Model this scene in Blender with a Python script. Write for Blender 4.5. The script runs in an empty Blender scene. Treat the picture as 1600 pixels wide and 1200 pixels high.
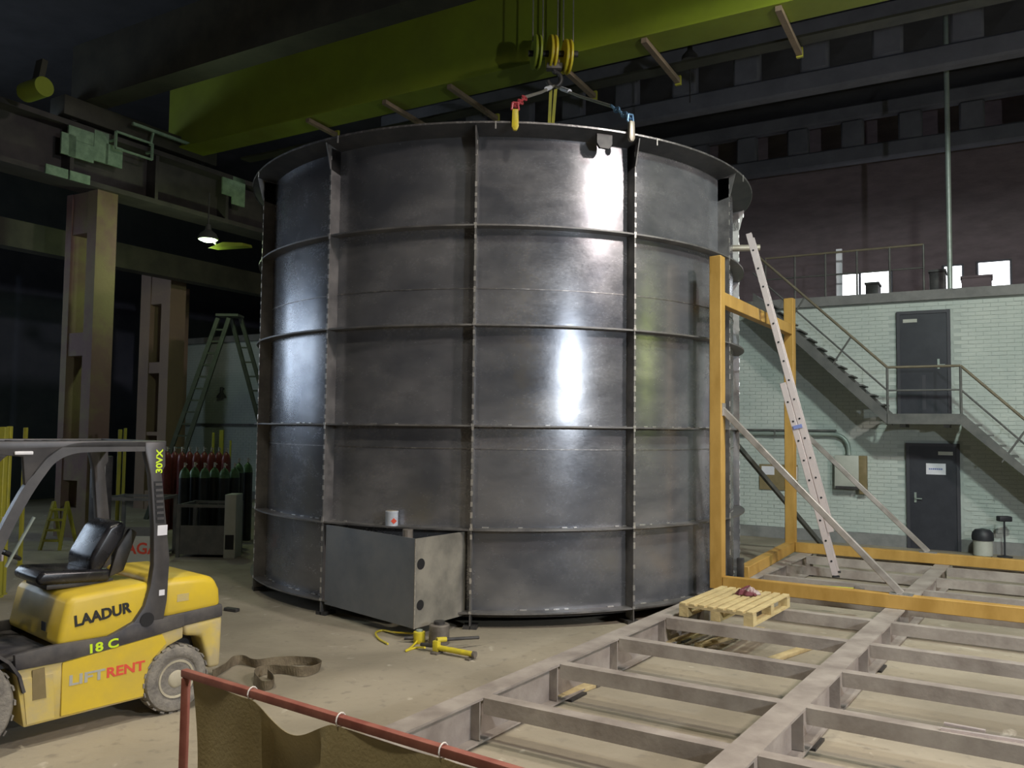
import bpy, bmesh, math, random
from mathutils import Vector, Matrix
random.seed(7)
sc = bpy.context.scene
col = sc.collection

# ------------------------------------------------------------------ camera
FPX, EYE, ROLL = 1290.0, 2.3, 0.012
TH = math.atan(70 / FPX)
CF = Vector((0, math.cos(TH), math.sin(TH)))
CR0 = Vector((1, 0, 0)); CU0 = Vector((0, -math.sin(TH), math.cos(TH)))
CR = CR0 * math.cos(ROLL) + CU0 * math.sin(ROLL)
CU = CU0 * math.cos(ROLL) - CR0 * math.sin(ROLL)
CP = Vector((0, 0, EYE))
cam = bpy.data.cameras.new('camera'); camo = bpy.data.objects.new('camera', cam); col.objects.link(camo)
cam.sensor_width = 36; cam.lens = 36 * FPX / 1600; cam.clip_end = 200; cam.clip_start = .05
m = Matrix.Identity(4)
for i in range(3):
    m[i][0] = CR[i]; m[i][1] = CU[i]; m[i][2] = -CF[i]; m[i][3] = CP[i]
camo.matrix_world = m
sc.camera = camo

# ------------------------------------------------------------------ world and exposure
w = bpy.data.worlds.new('world'); sc.world = w; w.use_nodes = True
bg = w.node_tree.nodes['Background']; bg.inputs[0].default_value = (.35, .42, .55, 1); bg.inputs[1].default_value = .05
sc.view_settings.view_transform = 'Standard'; sc.view_settings.look = 'None'
sc.view_settings.gamma = 1; sc.view_settings.exposure = 0.15
sc.view_settings.use_curve_mapping = False

def ray(x, y): return CF + CR * ((x - 800) / FPX) - CU * ((y - 600) / FPX)
def G(x, y, z=0.0):                       # pixel -> point at height z
    v = ray(x, y); return CP + v * ((z - EYE) / v.z)
def DY(x, y, Y):                          # pixel -> point at distance Y
    v = ray(x, y); return CP + v * (Y / v.y)
BU = Vector((.5, .8660254, 0)); BV = Vector((.8660254, -.5, 0)); Z = Vector((0, 0, 1))
def UV(u, v, z=0.0): return BU * u + BV * v + Z * z
def onU(x, y, u):                         # pixel -> point on the vertical plane at hall depth u
    r = ray(x, y); return CP + r * (u / r.dot(BU))
def vof(p): return p.dot(BV)
def uof(p): return p.dot(BU)

# ------------------------------------------------------------------ lamps (light of the hall; fixtures are built further down)
LAMPS = [  # position, aim, radius, watts, colour, beam angle
    ((9.83, 1.74, 8.86), (3.5, 7.2, 0.0), .46, 600, (1.0, .88, .84), 150),
    ((1.8, 3.8, 10.3), (1.2, 4.8, 0.0), .30, 150, (1.0, .93, .80), 110),
    ((-3.0, 2.6, 10.3), (-2.4, 4.2, 0.0), .30, 150, (1.0, .93, .77), 100),
    ((5.3, 6.2, 8.6), (7.6, 14.5, 0.5), .30, 250, (.86, 1.0, .93), 125),
]
def area(name, loc, aim, size, power, c, shape='DISK', sy=None):
    l = bpy.data.lights.new(name, 'AREA'); l.shape = shape; l.size = size
    if sy: l.size_y = sy
    l.energy = power; l.color = c
    o = bpy.data.objects.new(name, l); col.objects.link(o); o.location = loc
    o.rotation_euler = (Vector(aim) - Vector(loc)).to_track_quat('-Z', 'Y').to_euler()
    return o
for p, a, r, e, c, sprd in LAMPS: area('high_bay_light', p, a, r * 2, e, c).data.spread = math.radians(sprd)
FLOOD = (Vector((6.96, -.40, 3.84)), Vector((.69, 9.83, 2.6)))
area('floodlight_beam', FLOOD[0], FLOOD[1], .28, 340, (.84, .92, 1.0))

# ------------------------------------------------------------------ materials
MATS = {}
def mat(name, c1, c2=None, rough=.6, metal=0.0, scale=3.0, detail=6, bump=0.0, rough2=None, emis=None, es=0.0, stretch=(1, 1, 1), lo=.35, hi=.65, bscale=None):
    if name in MATS: return MATS[name]
    mt = bpy.data.materials.new(name); mt.use_nodes = True; nt = mt.node_tree; N = nt.nodes; L = nt.links
    b = N['Principled BSDF']
    b.inputs['Base Color'].default_value = (*c1, 1); b.inputs['Roughness'].default_value = rough; b.inputs['Metallic'].default_value = metal
    geo = N.new('ShaderNodeNewGeometry'); mp = N.new('ShaderNodeMapping'); mp.inputs['Scale'].default_value = stretch
    L.new(geo.outputs['Position'], mp.inputs['Vector'])
    if c2 is not None:
        n = N.new('ShaderNodeTexNoise'); n.inputs['Scale'].default_value = scale; n.inputs['Detail'].default_value = detail; n.inputs['Roughness'].default_value = .62
        L.new(mp.outputs[0], n.inputs['Vector'])
        r = N.new('ShaderNodeMapRange'); r.inputs[1].default_value = lo; r.inputs[2].default_value = hi
        L.new(n.outputs[0], r.inputs[0])
        mx = N.new('ShaderNodeMix'); mx.data_type = 'RGBA'
        mx.inputs[6].default_value = (*c1, 1); mx.inputs[7].default_value = (*c2, 1)
        L.new(r.outputs[0], mx.inputs[0]); L.new(mx.outputs[2], b.inputs['Base Color'])
        if rough2 is not None:
            q = N.new('ShaderNodeMapRange'); q.inputs[1].default_value = lo; q.inputs[2].default_value = hi; q.inputs[3].default_value = rough; q.inputs[4].default_value = rough2
            L.new(n.outputs[0], q.inputs[0]); L.new(q.outputs[0], b.inputs['Roughness'])
    if bump:
        n2 = N.new('ShaderNodeTexNoise'); n2.inputs['Scale'].default_value = bscale or scale * 6; n2.inputs['Detail'].default_value = 5
        L.new(mp.outputs[0], n2.inputs['Vector'])
        bp = N.new('ShaderNodeBump'); bp.inputs['Strength'].default_value = bump; bp.inputs['Distance'].default_value = .02
        L.new(n2.outputs[0], bp.inputs['Height']); L.new(bp.outputs[0], b.inputs['Normal'])
    if emis:
        b.inputs['Emission Color'].default_value = (*emis, 1); b.inputs['Emission Strength'].default_value = es
    MATS[name] = mt
    return mt

def floor_mat():
    mt = bpy.data.materials.new('concrete_floor'); mt.use_nodes = True; nt = mt.node_tree; N = nt.nodes; L = nt.links; b = N['Principled BSDF']
    geo = N.new('ShaderNodeNewGeometry')
    def noise(s, d, dist=0):
        n = N.new('ShaderNodeTexNoise'); n.inputs['Scale'].default_value = s; n.inputs['Detail'].default_value = d; n.inputs['Distortion'].default_value = dist
        L.new(geo.outputs['Position'], n.inputs['Vector']); return n
    def rng(src, a, bb, c=0, d=1):
        r = N.new('ShaderNodeMapRange'); r.inputs[1].default_value = a; r.inputs[2].default_value = bb; r.inputs[3].default_value = c; r.inputs[4].default_value = d
        L.new(src, r.inputs[0]); return r.outputs[0]
    def mix(f, a, bb):
        mx = N.new('ShaderNodeMix'); mx.data_type = 'RGBA'; L.new(f, mx.inputs[0])
        for k, q in ((6, a), (7, bb)):
            if isinstance(q, tuple): mx.inputs[k].default_value = (*q, 1)
            else: L.new(q, mx.inputs[k])
        return mx.outputs[2]
    c = mix(rng(noise(.55, 8, .4).outputs[0], .38, .62), (.25, .22, .165), (.38, .335, .255))
    c = mix(rng(noise(9, 6).outputs[0], .58, .72, 0, .55), c, (.20, .18, .145))
    c = mix(rng(noise(2.6, 8, 1.5).outputs[0], .66, .72, 0, .5), c, (.62, .57, .48))
    L.new(c, b.inputs['Base Color'])
    L.new(rng(noise(1.3, 5).outputs[0], .3, .7, .62, .9), b.inputs['Roughness'])
    bp = N.new('ShaderNodeBump'); bp.inputs['Strength'].default_value = .35; bp.inputs['Distance'].default_value = .02
    L.new(noise(14, 8).outputs[0], bp.inputs['Height']); L.new(bp.outputs[0], b.inputs['Normal'])
    return mt

def steel_mat():
    mt = bpy.data.materials.new('mill_scale_steel'); mt.use_nodes = True; nt = mt.node_tree; N = nt.nodes; L = nt.links; b = N['Principled BSDF']
    geo = N.new('ShaderNodeNewGeometry'); oi = N.new('ShaderNodeObjectInfo')
    def noise(s, d, st=(1, 1, 1), dist=0):
        mp = N.new('ShaderNodeMapping'); mp.inputs['Scale'].default_value = st; L.new(geo.outputs['Position'], mp.inputs[0])
        n = N.new('ShaderNodeTexNoise'); n.inputs['Scale'].default_value = s; n.inputs['Detail'].default_value = d; n.inputs['Distortion'].default_value = dist; n.inputs['Roughness'].default_value = .6
        L.new(mp.outputs[0], n.inputs['Vector']); return n.outputs[0]
    def rng(src, a, bb, c=0, d=1):
        r = N.new('ShaderNodeMapRange'); r.inputs[1].default_value = a; r.inputs[2].default_value = bb; r.inputs[3].default_value = c; r.inputs[4].default_value = d
        L.new(src, r.inputs[0]); return r.outputs[0]
    def mix(f, a, bb):
        mx = N.new('ShaderNodeMix'); mx.data_type = 'RGBA'; L.new(f, mx.inputs[0])
        for k, q in ((6, a), (7, bb)):
            if isinstance(q, tuple): mx.inputs[k].default_value = (*q, 1)
            else: L.new(q, mx.inputs[k])
        return mx.outputs[2]
    c = mix(rng(noise(.8, 5, (1, 1, 1.5), .3), .34, .66), (.15, .158, .18), (.38, .375, .385))
    c = mix(rng(noise(3.0, 8, (1, 1, 3.5), .4), .48, .80, 0, .5), c, (.13, .13, .14))
    c = mix(rng(noise(30, 6, (1, 1, .5)), .66, .80, 0, .3), c, (.45, .43, .41))
    c = mix(rng(oi.outputs['Random'], 0, 1, 0, .35), c, (.19, .20, .225))
    L.new(c, b.inputs['Base Color'])
    b.inputs['Metallic'].default_value = .66
    rr = N.new('ShaderNodeMath'); rr.operation = 'ADD'
    L.new(rng(noise(1.6, 6, (1, 1, 1.5), .6), .3, .7, .20, .28), rr.inputs[0]); L.new(rng(noise(26, 4, (1, 1, 2)), .3, .7, -.02, .04), rr.inputs[1])
    L.new(rr.outputs[0], b.inputs['Roughness'])
    bp = N.new('ShaderNodeBump'); bp.inputs['Strength'].default_value = .06; bp.inputs['Distance'].default_value = .02
    L.new(noise(5, 6), bp.inputs['Height']); L.new(bp.outputs[0], b.inputs['Normal'])
    return mt

M_floor = floor_mat(); M_steel = steel_mat()
M_steel2 = mat('dark_rib_steel', (.15, .145, .145), (.26, .25, .24), .45, .75, 4, rough2=.6, bump=.1)
M_plate = mat('blue_grey_plate', (.20, .215, .235), (.27, .275, .28), .42, .7, 2.5, rough2=.6, bump=.06)
M_plate2 = mat('tan_stained_plate', (.25, .24, .215), (.40, .375, .32), .5, .6, 3, rough2=.65, bump=.06)
M_rimst = mat('shaded_rim_steel', (.055, .058, .065), (.09, .09, .095), .55, .5, 4)  # shade of the rim's underside put into the steel colour
M_weld = mat('bright_weld', (.75, .73, .70), (.5, .48, .45), .35, .8, 40)
M_seam = mat('weld_seam', (.22, .21, .21), (.5, .48, .46), .4, .8, 18, lo=.5, hi=.7)
M_grid = mat('grey_primer_beam', (.25, .215, .19), (.38, .34, .30), .62, .15, 3.5, rough2=.8, bump=.15, bscale=25)
M_orange = mat('ochre_painted_steel', (.38, .215, .045), (.50, .30, .075), .5, .0, 4, rough2=.65, bump=.08, stretch=(1, 1, .4))
M_tube = mat('galvanised_tube', (.36, .33, .30), (.52, .48, .45), .42, .6, 5, rough2=.6)
M_darktube = mat('dark_tube', (.09, .09, .085), (.15, .15, .14), .5, .4, 5)
M_alu = mat('aluminium', (.78, .68, .66), (.66, .58, .57), .38, .55, 5, rough2=.5)
M_hole = mat('rung_end', (.01, .01, .012), rough=.6)
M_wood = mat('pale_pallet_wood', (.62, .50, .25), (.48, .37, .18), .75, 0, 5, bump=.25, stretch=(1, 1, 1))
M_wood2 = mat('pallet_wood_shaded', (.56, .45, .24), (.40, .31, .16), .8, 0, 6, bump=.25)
M_yel = mat('forklift_yellow', (.72, .52, .035), (.60, .44, .06), .36, 0, 2.5, rough2=.5)
M_yeldirt = mat('dusty_yellow', (.62, .48, .12), (.48, .40, .22), .55, 0, 3.5, rough2=.7, lo=.42, hi=.62)
M_black = mat('black_paint', (.028, .026, .03), (.06, .055, .055), .42, 0, 4, rough2=.6)
M_blackdirt = mat('dusty_black', (.035, .033, .04), (.12, .11, .10), .5, 0, 3, rough2=.75)
M_guard = mat('guard_paint', (.05, .048, .052), (.09, .085, .085), .4, .1, 3)
M_vinyl = mat('black_vinyl', (.015, .015, .018), (.03, .03, .035), .22, 0, 5, rough2=.35)
M_tyre = mat('dusty_tyre', (.14, .13, .12), (.28, .26, .225), .85, 0, 9, bump=.4, bscale=50)
M_rim = mat('cream_rim', (.52, .48, .36), (.38, .34, .26), .6, 0, 7)
M_lime = mat('lime_letter', (.62, .85, .02), rough=.5)
M_red = mat('red_letter', (.72, .09, .05), rough=.5)
M_greyl = mat('grey_letter', (.42, .42, .38), rough=.5)
M_ink = mat('black_letter', (.02, .02, .02), rough=.5)
M_white = mat('white_paper', (.78, .78, .82), (.70, .70, .75), .7, 0, 8)
M_blueink = mat('blue_ink', (.16, .2, .42), rough=.7)
M_tarp = mat('olive_tarp', (.26, .21, .10), (.34, .28, .14), .8, 0, 2.5, bump=.25, bscale=60)
M_redframe = mat('red_oxide_tube', (.20, .055, .04), (.30, .11, .08), .55, 0, 7)
M_tie = mat('cable_tie', (.7, .66, .6), rough=.5)
M_jack = mat('jack_yellow', (.70, .58, .03), (.55, .45, .05), .38, 0, 12)
M_dark = mat('dark_steel', (.05, .048, .05), (.09, .085, .08), .5, .5, 8)
M_block = mat('rusty_block', (.14, .125, .11), (.24, .21, .18), .6, .4, 9)
M_strap = mat('brown_webbing', (.11, .085, .055), (.19, .155, .10), .85, 0, 12, bump=.3)
M_brick = mat('white_painted_brick', (.47, .53, .49), (.56, .61, .56), .78, 0, 1.2, bump=.2, bscale=30)
M_mortar = mat('painted_mortar', (.38, .43, .40), (.46, .51, .47), .85, 0, 2)
M_plinth = mat('grey_plinth', (.19, .195, .19), (.27, .27, .26), .8, 0, 3, bump=.2)
M_conc = mat('grey_concrete', (.17, .17, .165), (.25, .25, .24), .85, 0, 2, bump=.3)
M_upper = mat('dark_brown_wall', (.17, .13, .14), (.23, .175, .19), .85, 0, 1.5, bump=.2, stretch=(1, 1, 3))
M_navy = mat('dark_blue_wall', (.06, .07, .11), (.085, .095, .14), .85, 0, 1)
M_roof = mat('dark_roof', (.035, .035, .04), (.055, .055, .06), .9, 0, 1)
M_colm = mat('painted_concrete_column', (.15, .085, .075), (.18, .14, .07), .8, 0, .9, bump=.3, bscale=14, lo=.42, hi=.58)
M_colm2 = mat('dull_column', (.22, .15, .12), (.27, .19, .13), .8, 0, .9, bump=.3, bscale=14)
M_crane = mat('crane_yellow_lit_green', (.23, .29, .02), (.20, .24, .02), .5, 0, 1.2, rough2=.6)  # crane yellow with the lamp's greenish light put into the paint colour
M_cranedark = mat('crane_dark', (.035, .034, .025), (.06, .058, .04), .6, .2, 2)
M_brkt = mat('brown_bracket', (.22, .16, .11), (.30, .22, .15), .6, .2, 6)
M_runway = mat('runway_steel', (.05, .044, .046), (.08, .072, .068), .65, .3, 2)
M_pgreen = mat('pale_green_plate', (.26, .38, .26), (.16, .25, .17), .6, 0, 6)
M_rope = mat('wire_rope', (.35, .33, .29), (.5, .48, .43), .5, .6, 30)
M_beam = mat('roof_beam_concrete', (.10, .10, .12), (.14, .14, .165), .85, 0, 1.5, bump=.2)
M_door = mat('dark_door', (.020, .022, .030), (.032, .034, .044), .5, 0, 3)
M_dframe = mat('door_frame', (.045, .045, .055), rough=.55)
M_stair = mat('stair_steel', (.10, .105, .10), (.16, .16, .15), .65, .3, 3)
M_rail = mat('handrail_paint', (.16, .135, .09), (.22, .19, .13), .55, .2, 4)
M_boxgrey = mat('grey_cabinet', (.42, .44, .38), (.50, .51, .45), .55, 0, 3)
M_brown = mat('brown_board', (.20, .155, .07), (.26, .20, .10), .7, 0, 5)
M_pipe = mat('grey_pipe', (.30, .36, .32), (.38, .44, .40), .4, .3, 5)
M_binm = mat('black_plastic', (.025, .027, .032), rough=.5)
M_postyel = mat('post_yellow', (.44, .40, .04), (.34, .33, .05), .5, 0, 5)
M_cyl = mat('dark_cylinder', (.015, .02, .022), (.03, .035, .035), .4, .1, 6)
M_cylg = mat('green_shoulder', (.07, .16, .06), (.16, .30, .14), .4, 0, 9)
M_cylr = mat('red_cylinder', (.22, .04, .04), (.16, .035, .035), .38, 0, 9)
M_valve = mat('brass_valve', (.55, .52, .45), rough=.3, metal=.8)
M_rack = mat('grey_rack', (.15, .155, .155), (.23, .225, .215), .6, .3, 4)
M_stepl = mat('green_wood_ladder', (.055, .065, .05), (.09, .10, .08), .7, 0, 5)
M_lampg = mat('lamp_glass', (1, 1, 1), rough=.4, emis=(.75, 1.0, .62), es=28)
M_lampw = mat('lamp_glass_white', (1, 1, 1), rough=.4, emis=(1, .95, .88), es=12)
M_lampc = mat('lamp_housing', (.10, .11, .10), rough=.5)
M_winlit = mat('daylight_pane', (.8, .85, 1), rough=.3, emis=(.93, .96, 1.0), es=4.5)
M_glowyel = mat('added_glow_pane', (.6, .7, .2), rough=.3, emis=(.78, .92, .25), es=4.5)  # glow added for the yellow-green reflection on the tank
M_amber = mat('added_amber_glow', (.9, .6, .1), rough=.3, emis=(1.0, .70, .15), es=90)  # glow added for an amber reflection on the tank
M_winblue = mat('daylight_pane_blue', (.6, .75, 1), rough=.3, emis=(.68, .82, 1.0), es=6.0)
M_frame = mat('window_frame', (.06, .06, .07), rough=.6)
M_can = mat('can_white', (.72, .76, .82), (.60, .66, .75), .35, .2, 20)
M_tan = mat('cap_metal', (.45, .40, .33), rough=.4, metal=.5)
M_cloth = mat('crumpled_red_rag', (.13, .03, .04), (.42, .34, .32), .8, 0, 9, lo=.52, hi=.60)
M_shk = mat('shackle_blue', (.18, .33, .52), rough=.35, metal=.4)
M_shkr = mat('shackle_red', (.42, .06, .07), rough=.4)

# ------------------------------------------------------------------ mesh builder
ROOT = {}
class MB:
    def __init__(s): s.v = []; s.f = []
    def add(s, vs, fs):
        b = len(s.v); s.v += [Vector(q) for q in vs]; s.f += [tuple(i + b for i in q) for q in fs]; return s
    def hexa(s, p):                        # p: 4 bottom (ccw) then 4 top
        return s.add(p, [(3, 2, 1, 0), (4, 5, 6, 7), (0, 1, 5, 4), (1, 2, 6, 5), (2, 3, 7, 6), (3, 0, 4, 7)])
    def box(s, c, d, x=(1, 0, 0), y=(0, 1, 0), z=(0, 0, 1)):
        c = Vector(c); x = Vector(x) * d[0] / 2; y = Vector(y) * d[1] / 2; z = Vector(z) * d[2] / 2
        return s.hexa([c - x - y - z, c + x - y - z, c + x + y - z, c - x + y - z, c - x - y + z, c + x - y + z, c + x + y + z, c - x + y + z])
    def span(s, a, b):                     # axis aligned box from corner to corner
        a = Vector(a); b = Vector(b); return s.box((a + b) / 2, [abs(q) for q in (b - a)])
    def buv(s, u0, u1, v0, v1, z0, z1):    # box on the hall axes
        return s.hexa([UV(u0, v0, z0), UV(u0, v1, z0), UV(u1, v1, z0), UV(u1, v0, z0), UV(u0, v0, z1), UV(u0, v1, z1), UV(u1, v1, z1), UV(u1, v0, z1)])
    def bar(s, a, b, w, h, up=(0, 0, 1)):
        a = Vector(a); b = Vector(b); d = (b - a).normalized(); up = Vector(up)
        x = d.cross(up)
        if x.length < 1e-4: x = d.cross(Vector((0, 1, 0)))
        x.normalize(); y = x.cross(d)
        return s.box((a + b) / 2, (w, (b - a).length, h), x, d, y)
    def ring(s, c, n, r, k, x=None):
        n = Vector(n).normalized()
        if x is None: x = n.orthogonal()
        x = Vector(x).normalized(); y = n.cross(x)
        return [Vector(c) + (x * math.cos(2 * math.pi * i / k) + y * math.sin(2 * math.pi * i / k)) * r for i in range(k)]
    def tube(s, a, b, r, k=10, r2=None):
        a = Vector(a); b = Vector(b); n = b - a; x = n.orthogonal()
        A = s.ring(a, n, r, k, x); B = s.ring(b, n, r if r2 is None else r2, k, x)
        return s.add(A + B, [(i, (i + 1) % k, k + (i + 1) % k, k + i) for i in range(k)] + [tuple(range(k - 1, -1, -1)), tuple(range(k, 2 * k))])
    def path(s, pts, r, k=8):
        pts = [Vector(p) for p in pts]; rings = []; x = None
        for i, p in enumerate(pts):
            d = (pts[min(i + 1, len(pts) - 1)] - pts[max(i - 1, 0)]).normalized()
            if x is None: x = d.orthogonal()
            x = (x - d * x.dot(d)).normalized()
            rings += s.ring(p, d, r, k, x)
        n = len(pts)
        fs = [(j * k + i, j * k + (i + 1) % k, (j + 1) * k + (i + 1) % k, (j + 1) * k + i) for j in range(n - 1) for i in range(k)]
        return s.add(rings, fs + [tuple(range(k - 1, -1, -1)), tuple(range((n - 1) * k, n * k))])
    def lathe(s, prof, c, n=(0, 0, 1), k=20, x=None):   # prof: (r, t) along the axis
        n = Vector(n).normalized(); vs = []
        if x is None: x = n.orthogonal()
        for r, t in prof: vs += s.ring(Vector(c) + n * t, n, max(r, 1e-4), k, x)
        m_ = len(prof)
        fs = [(j * k + i, j * k + (i + 1) % k, (j + 1) * k + (i + 1) % k, (j + 1) * k + i) for j in range(m_ - 1) for i in range(k)]
        return s.add(vs, fs + [tuple(range(k - 1, -1, -1)), tuple(range((m_ - 1) * k, m_ * k))])
    def prism(s, poly, o, ax, ay, d):      # polygon in the (ax, ay) plane pushed along d
        o = Vector(o); ax = Vector(ax); ay = Vector(ay); d = Vector(d); n = len(poly)
        A = [o + ax * p[0] + ay * p[1] for p in poly]; B = [p + d for p in A]
        return s.add(A + B, [tuple(range(n - 1, -1, -1)), tuple(range(n, 2 * n))] + [(i, (i + 1) % n, n + (i + 1) % n, n + i) for i in range(n)])
    def arc(s, c, r0, r1, z0, z1, a0, a1, k):  # curved slab about a vertical axis, angles from -Y towards +X
        cx, cy = c; vs = []; closed = abs(a1 - a0 - 2 * math.pi) < 1e-6; n = k if closed else k + 1
        for i in range(n):
            t = a0 + (a1 - a0) * i / k; sn, cs = math.sin(t), -math.cos(t)
            for r, z in ((r0, z0), (r1, z0), (r1, z1), (r0, z1)): vs.append((cx + r * sn, cy + r * cs, z))
        fs = []
        for i in range(k):
            a = i * 4; b = ((i + 1) % n) * 4
            for q in range(4): fs.append((a + q, b + q, b + (q + 1) % 4, a + (q + 1) % 4))
        if not closed: fs += [(3, 2, 1, 0), tuple((n - 1) * 4 + q for q in range(4))]
        return s.add(vs, fs)
    def sheet(s, P, nu, nv, t):            # a thick sheet from a function P(i/nu, j/nv)
        g = [[Vector(P(i / nu, j / nv)) for j in range(nv + 1)] for i in range(nu + 1)]
        t = Vector(t); vs = [p for r in g for p in r]; k = len(vs); vs += [p + t for p in vs[:k]]
        I = lambda i, j, o=0: o + i * (nv + 1) + j
        fs = []
        for i in range(nu):
            for j in range(nv):
                fs.append((I(i, j), I(i + 1, j), I(i + 1, j + 1), I(i, j + 1))); fs.append((I(i, j + 1, k), I(i + 1, j + 1, k), I(i + 1, j, k), I(i, j, k)))
        for i in range(nu):
            fs.append((I(i, 0), I(i, 0, k), I(i + 1, 0, k), I(i + 1, 0))); fs.append((I(i + 1, nv), I(i + 1, nv, k), I(i, nv, k), I(i, nv)))
        for j in range(nv):
            fs.append((I(0, j + 1), I(0, j + 1, k), I(0, j, k), I(0, j))); fs.append((I(nu, j), I(nu, j, k), I(nu, j + 1, k), I(nu, j + 1)))
        return s.add(vs, fs)
    def build(s, name, material, parent=None, smooth=False, bevel=0, seg=2, local=False):
        vs = s.v
        if parent is not None:
            M = ROOT[parent]
            if not local: inv = M.inverted(); vs = [inv @ q for q in vs]
            off = Vector((0, 0, 0))
        else:
            xs = [q.x for q in vs]; ys = [q.y for q in vs]; zs = [q.z for q in vs]
            off = Vector(((min(xs) + max(xs)) / 2, (min(ys) + max(ys)) / 2, min(zs))); vs = [q - off for q in vs]
        me = bpy.data.meshes.new(name); bm = bmesh.new()
        bv = [bm.verts.new(q) for q in vs]
        for q in s.f:
            try: bm.faces.new([bv[i] for i in q])
            except ValueError: pass
        bmesh.ops.recalc_face_normals(bm, faces=bm.faces)
        if bevel:
            ed = [e for e in bm.edges if len(e.link_faces) == 2 and e.calc_face_angle(0) > .5]
            bmesh.ops.bevel(bm, geom=ed, offset=bevel, segments=seg, affect='EDGES', profile=.5, clamp_overlap=True)
        if smooth or bevel:
            for f_ in bm.faces: f_.smooth = True
            for e in bm.edges: e.smooth = not (len(e.link_faces) == 2 and e.calc_face_angle(0) > .7)
        bm.to_mesh(me); bm.free()
        me.materials.append(material)
        o = bpy.data.objects.new(name, me); col.objects.link(o); o.location = off
        if parent is not None: o.parent = parent; ROOT[o] = ROOT[parent]
        else: ROOT[o] = Matrix.Translation(off)
        return o

def tag(o, label=None, cat=None, group=None, kind=None):
    if label: o['label'] = label
    if cat: o['category'] = cat
    if group: o['group'] = group
    if kind: o['kind'] = kind
    return o
def thing(name, loc, label, cat, group=None, rz=0.0):
    o = bpy.data.objects.new(name, None); col.objects.link(o); o.empty_display_size = .2
    o.location = loc; o.rotation_euler = (0, 0, rz)
    ROOT[o] = Matrix.Translation(Vector(loc)) @ Matrix.Rotation(rz, 4, 'Z')
    return tag(o, label, cat, group)
def share(src, parent, M):                 # another piece with the same mesh, M relative to the parent
    c = src.copy(); col.objects.link(c); c.parent = parent; c.matrix_local = M; ROOT[c] = ROOT[parent]; return c
def text(name, s, size, M, material, parent=None, depth=.002, bold=0.0, sx=1.0):
    cu = bpy.data.curves.new('t', 'FONT'); cu.body = s; cu.size = size; cu.extrude = depth; cu.offset = bold; cu.resolution_u = 3
    cu.align_x = 'CENTER'; cu.align_y = 'CENTER'
    t = bpy.data.objects.new('t', cu); col.objects.link(t)
    dg = bpy.context.evaluated_depsgraph_get(); me = bpy.data.meshes.new_from_object(t.evaluated_get(dg))
    bpy.data.objects.remove(t); bpy.data.curves.remove(cu)
    me.transform(Matrix.Diagonal((sx, 1, 1, 1))); me.name = name; me.materials.clear(); me.materials.append(material)
    o = bpy.data.objects.new(name, me); col.objects.link(o)
    if parent is not None: o.parent = parent; o.matrix_local = ROOT[parent].inverted() @ M; ROOT[o] = ROOT[parent]
    else: o.matrix_world = M
    return o
def basis(o, x, y, z):
    M = Matrix.Identity(4)
    for i in range(3): M[i][0] = x[i]; M[i][1] = y[i]; M[i][2] = z[i]; M[i][3] = o[i]
    return M
def structure(o): o['kind'] = 'structure'; return o

# ================================================================== SETTING
UB, UW, UU = 18.6, 18.6, 24.0             # hall depth of the white wall, upper wall
VL, VR, UF = -25.0, 16.0, -16.0
structure(MB().buv(UF, UU + .3, VL - .3, VR + .3, -.2, 0).build('floor', M_floor))
structure(MB().buv(UF, UU + .3, VL - .3, VR + .3, 11.2, 11.4).build('ceiling', M_roof))
structure(MB().buv(UF, UU, VL - .25, VL, 0, 11.2).build('wall_left', M_navy))
structure(MB().buv(UF, UU, VR, VR + .25, 0, 11.2).build('wall_right', M_upper))
structure(MB().buv(UF - .25, UF, VL, VR, 0, 11.2).build('wall_front', M_upper))

# daylight windows of the left wall
for i in range(3):
    u0 = -.5 + i * 3.1
    wn = structure(MB().buv(u0, u0 + 2.3, VL + .02, VL + .10, 3.0, 6.6).build('window_%d' % (5 + i), M_frame))
    for a in range(2):
        for b in range(3):
            MB().buv(u0 + .1 + a * 1.08, u0 + 1.12 + a * 1.08, VL + .10, VL + .115, 3.1 + b * 1.16, 4.18 + b * 1.16).build('pane', M_winblue, wn)

wn = structure(MB().buv(12.3, 14.1, VR - .10, VR - .02, 3.3, 6.9).build('window_8', M_frame))  # added glowing panes, unseen, to give the tank a yellow-green reflection
for a in range(2):
    for b in range(4): MB().buv(12.4 + a * .83, 13.17 + a * .83, VR - .115, VR - .10, 3.4 + b * .87, 4.19 + b * .87).build('pane', M_glowyel, wn)
# white brick wall with two doors, mezzanine on top
doorA = [onU(1421, 700, UB), onU(1497, 858, UB)]      # ground door
doorB = [onU(1406, 495, UB), onU(1482, 645, UB)]      # landing door
dA = (vof(doorA[0]), vof(doorA[1]), 0.0, 2.05); LZ = 2.68
dB = (vof(doorB[0]), vof(doorB[1]), LZ, LZ + 2.05)
ZT = 5.0
wb = MB(); wb.buv(UB, UB + .3, VL, VR, 0, ZT)
wall = structure(wb.build('wall_back', M_mortar))
bk = MB(); bw, bh = .26, .077
row = 0; z = .24
while z + bh < ZT:
    v = -24.5 + (row % 2) * bw / 2
    while v < 5:
        a, b = v + .005, v + bw - .005; skip = False
        for d in (dA, dB):
            if b > d[0] - .06 and a < d[1] + .06 and z + bh > d[2] and z < d[3] + .06: skip = True
        if -16 < v < -7: skip = True      # behind the tank
        if not skip:
            t = random.uniform(.006, .013)
            P = [UV(UB, a, z + .004), UV(UB, b, z + .004), UV(UB, b, z + bh - .004), UV(UB, a, z + bh - .004)]
            Q = [p - BU * t for p in P]
            bk.add(P + Q, [(4, 5, 6, 7), (0, 1, 5, 4), (1, 2, 6, 5), (2, 3, 7, 6), (3, 0, 4, 7)])
        v += bw
    z += bh + .003; row += 1
tag(bk.build('brickwork', M_brick, wall), kind='stuff')
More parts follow.
